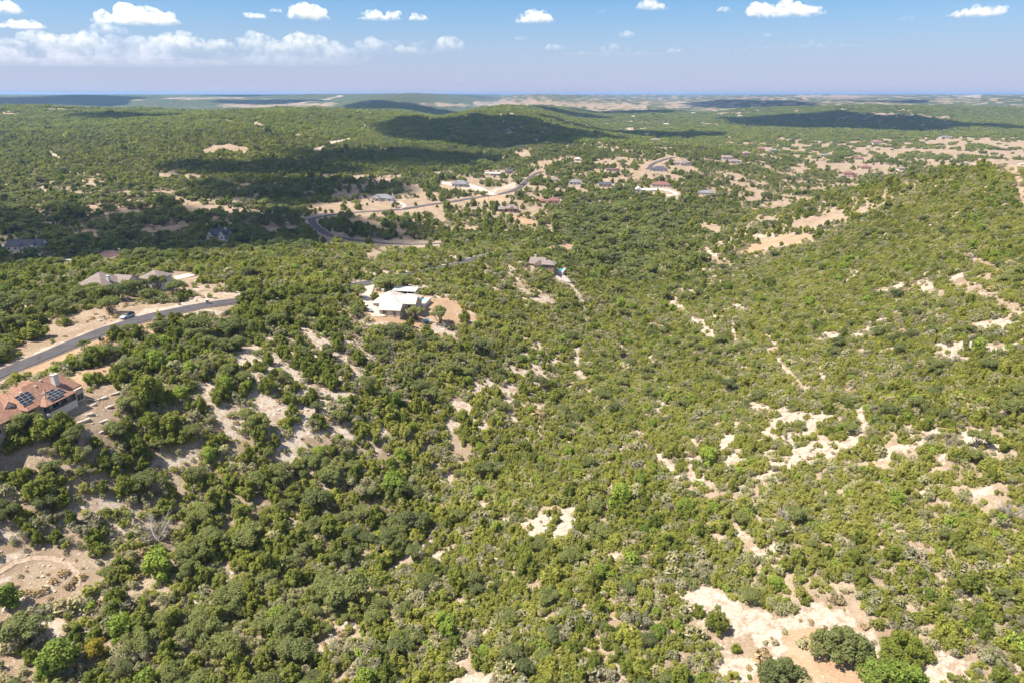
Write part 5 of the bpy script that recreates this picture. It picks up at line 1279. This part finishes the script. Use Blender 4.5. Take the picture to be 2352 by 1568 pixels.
# seen in the photograph: middle px, base px, width px, height px
SKYC = [(316,60,225,58,0,'broad flat-based white cumulus, largest of the group over the far left hills'),
 (8,36,95,46,0,''),(52,68,120,28,0,''),(590,44,62,20,0,''),(636,30,34,14,0,''),(712,50,104,48,0,'tall white cumulus with domed top'),(872,48,118,28,0,''),(964,51,50,22,0,''),
 (1226,56,100,36,0,'rounded white cumulus alone in the blue'),(1502,26,78,30,0,''),(1664,30,36,18,0,''),(1806,40,205,46,0,'long white cumulus bank with lumpy top'),(2238,40,146,34,0,'low white cumulus alone at the right end of the sky'),
 (1028,122,78,46,1,''),(842,118,84,34,1,''),(712,124,110,62,1,''),(582,124,92,62,1,''),(440,126,140,62,1,''),(170,118,190,58,1,''),(318,100,90,20,1,''),(30,108,90,26,1,''),
 (250,84,110,36,1,''),(380,112,90,40,1,''),(510,118,80,34,1,''),(650,122,70,30,1,''),(770,120,60,28,1,''),(100,112,110,44,1,''),(940,124,70,24,1,''),
 (1436,90,46,24,1,''),(1270,118,62,20,1,''),(1192,95,36,14,1,''),(1552,124,58,16,1,''),(1764,88,36,14,1,''),(1384,32,34,12,1,''),(2078,48,40,12,1,''),(1700,118,30,10,1,''),
 (300,158,520,84,2,''),(660,156,420,76,2,''),(60,158,330,80,2,''),(900,128,300,50,2,''),(1850,112,300,24,2,''),(1400,130,300,30,2,'')]
for i, (px, py, wpx, hpx, t, lb) in enumerate(SKYC):
    b = (py - 784) / 1568; up = -(SP + b * CP); D = (BASE - CAMZ) / up
    a = (px - 1176) / 1568; k = D / 1568
    me = cloud_mesh(40 + i, wpx * k, wpx * k * .8, hpx * k, max(wpx * k / 80, hpx * k / 30), (M_cloud, M_far, M_thin)[t], puffs=(60, 48, 30)[t], wob=(.18, .18, .06)[t])
    o = link('cumulus_cloud', me); o.location = (a * D, D * (CP - b * SP), BASE)
    if t == 2: tag(o, 'thin hazy veil of cloud low over the horizon', 'cloud', 'thin veils of cloud')
    elif t == 1: tag(o, 'small distant cumulus floating in the pale lower sky', 'cloud', 'small distant cumulus')
    else: tag(o, lb if lb and 'left' not in lb and 'right' not in lb else {316: 'broad flat-based white cumulus, largest of all', 2238: 'low white cumulus with nothing near it'}.get(px, 'small bright cumulus high in the blue'), 'cloud', None if lb else 'small bright cumulus')
# fair-weather cumulus overhead, out of the picture: their shade lies on the hills
def shade(x, y, rx, ry, seed, m=None):
    z = float(ground(x, y)); k = (BASE - z) / SUN_DIR.z
    me = cloud_mesh(seed, rx * 2, ry * 2, max(160, min(min(rx, ry) * 1.1, 420)), max(rx, ry) / 16, m or M_shade, puffs=16)
    o = link('cloud', me); o.location = (x + SUN_DIR.x * k, y + SUN_DIR.y * k, BASE); tag(o, kind='structure')
SH = []
for px, py, rx, ry in ((240,555,225,160),(640,440,130,90),(900,362,180,150),(600,388,140,70),(1100,302,290,270),(260,272,130,100)):
    g = gnd(px, py); SH.append((g.x, g.y, rx, ry))
for px, D, rx, ry in ((1430,1850,240,260),(900,3500,350,480),(1380,3500,470,330),(120,4300,520,1300),(450,6500,1100,700),(620,4600,420,350),(1690,4500,430,850),(1900,2600,470,700),(1985,4600,380,420),(2270,2150,110,170),(2310,4800,420,420),(1150,7000,900,500),(1250,2800,250,200)):
    x, y, _ = pd(px, D, 40); SH.append((x, y, rx, ry))
for i, s in enumerate(SH): shade(*s, 500 + i, M_shade2 if i < 4 else None)

# ------------------------------------------------------------------ haze: one closed box of even air round land and viewer
hz = bpy.data.materials.new('haze'); hz.use_nodes = True; nt = hz.node_tree; nt.nodes.remove(nt.nodes['Principled BSDF'])
v = nt.nodes.new('ShaderNodeVolumePrincipled'); v.inputs['Color'].default_value = (.34, .57, 1.0, 1); v.inputs['Density'].default_value = 6.5e-5; v.inputs['Anisotropy'].default_value = .3
nt.links.new(v.outputs[0], nt.nodes['Material Output'].inputs['Volume'])
zmin, zmax = float(GZ.min()) - 2, max(float(GZ.max()) + 14, CAMZ + 20)
ho = pbox('haze', gx[0] - 50, gx[-1] + 50, gy[0] - 50, gy[-1] + 50, zmin, zmax, hz); tag(ho, kind='stuff')
print('land', GZ.min(), GZ.max(), 'tris', sum(len(m.polygons) for m in bpy.data.meshes))
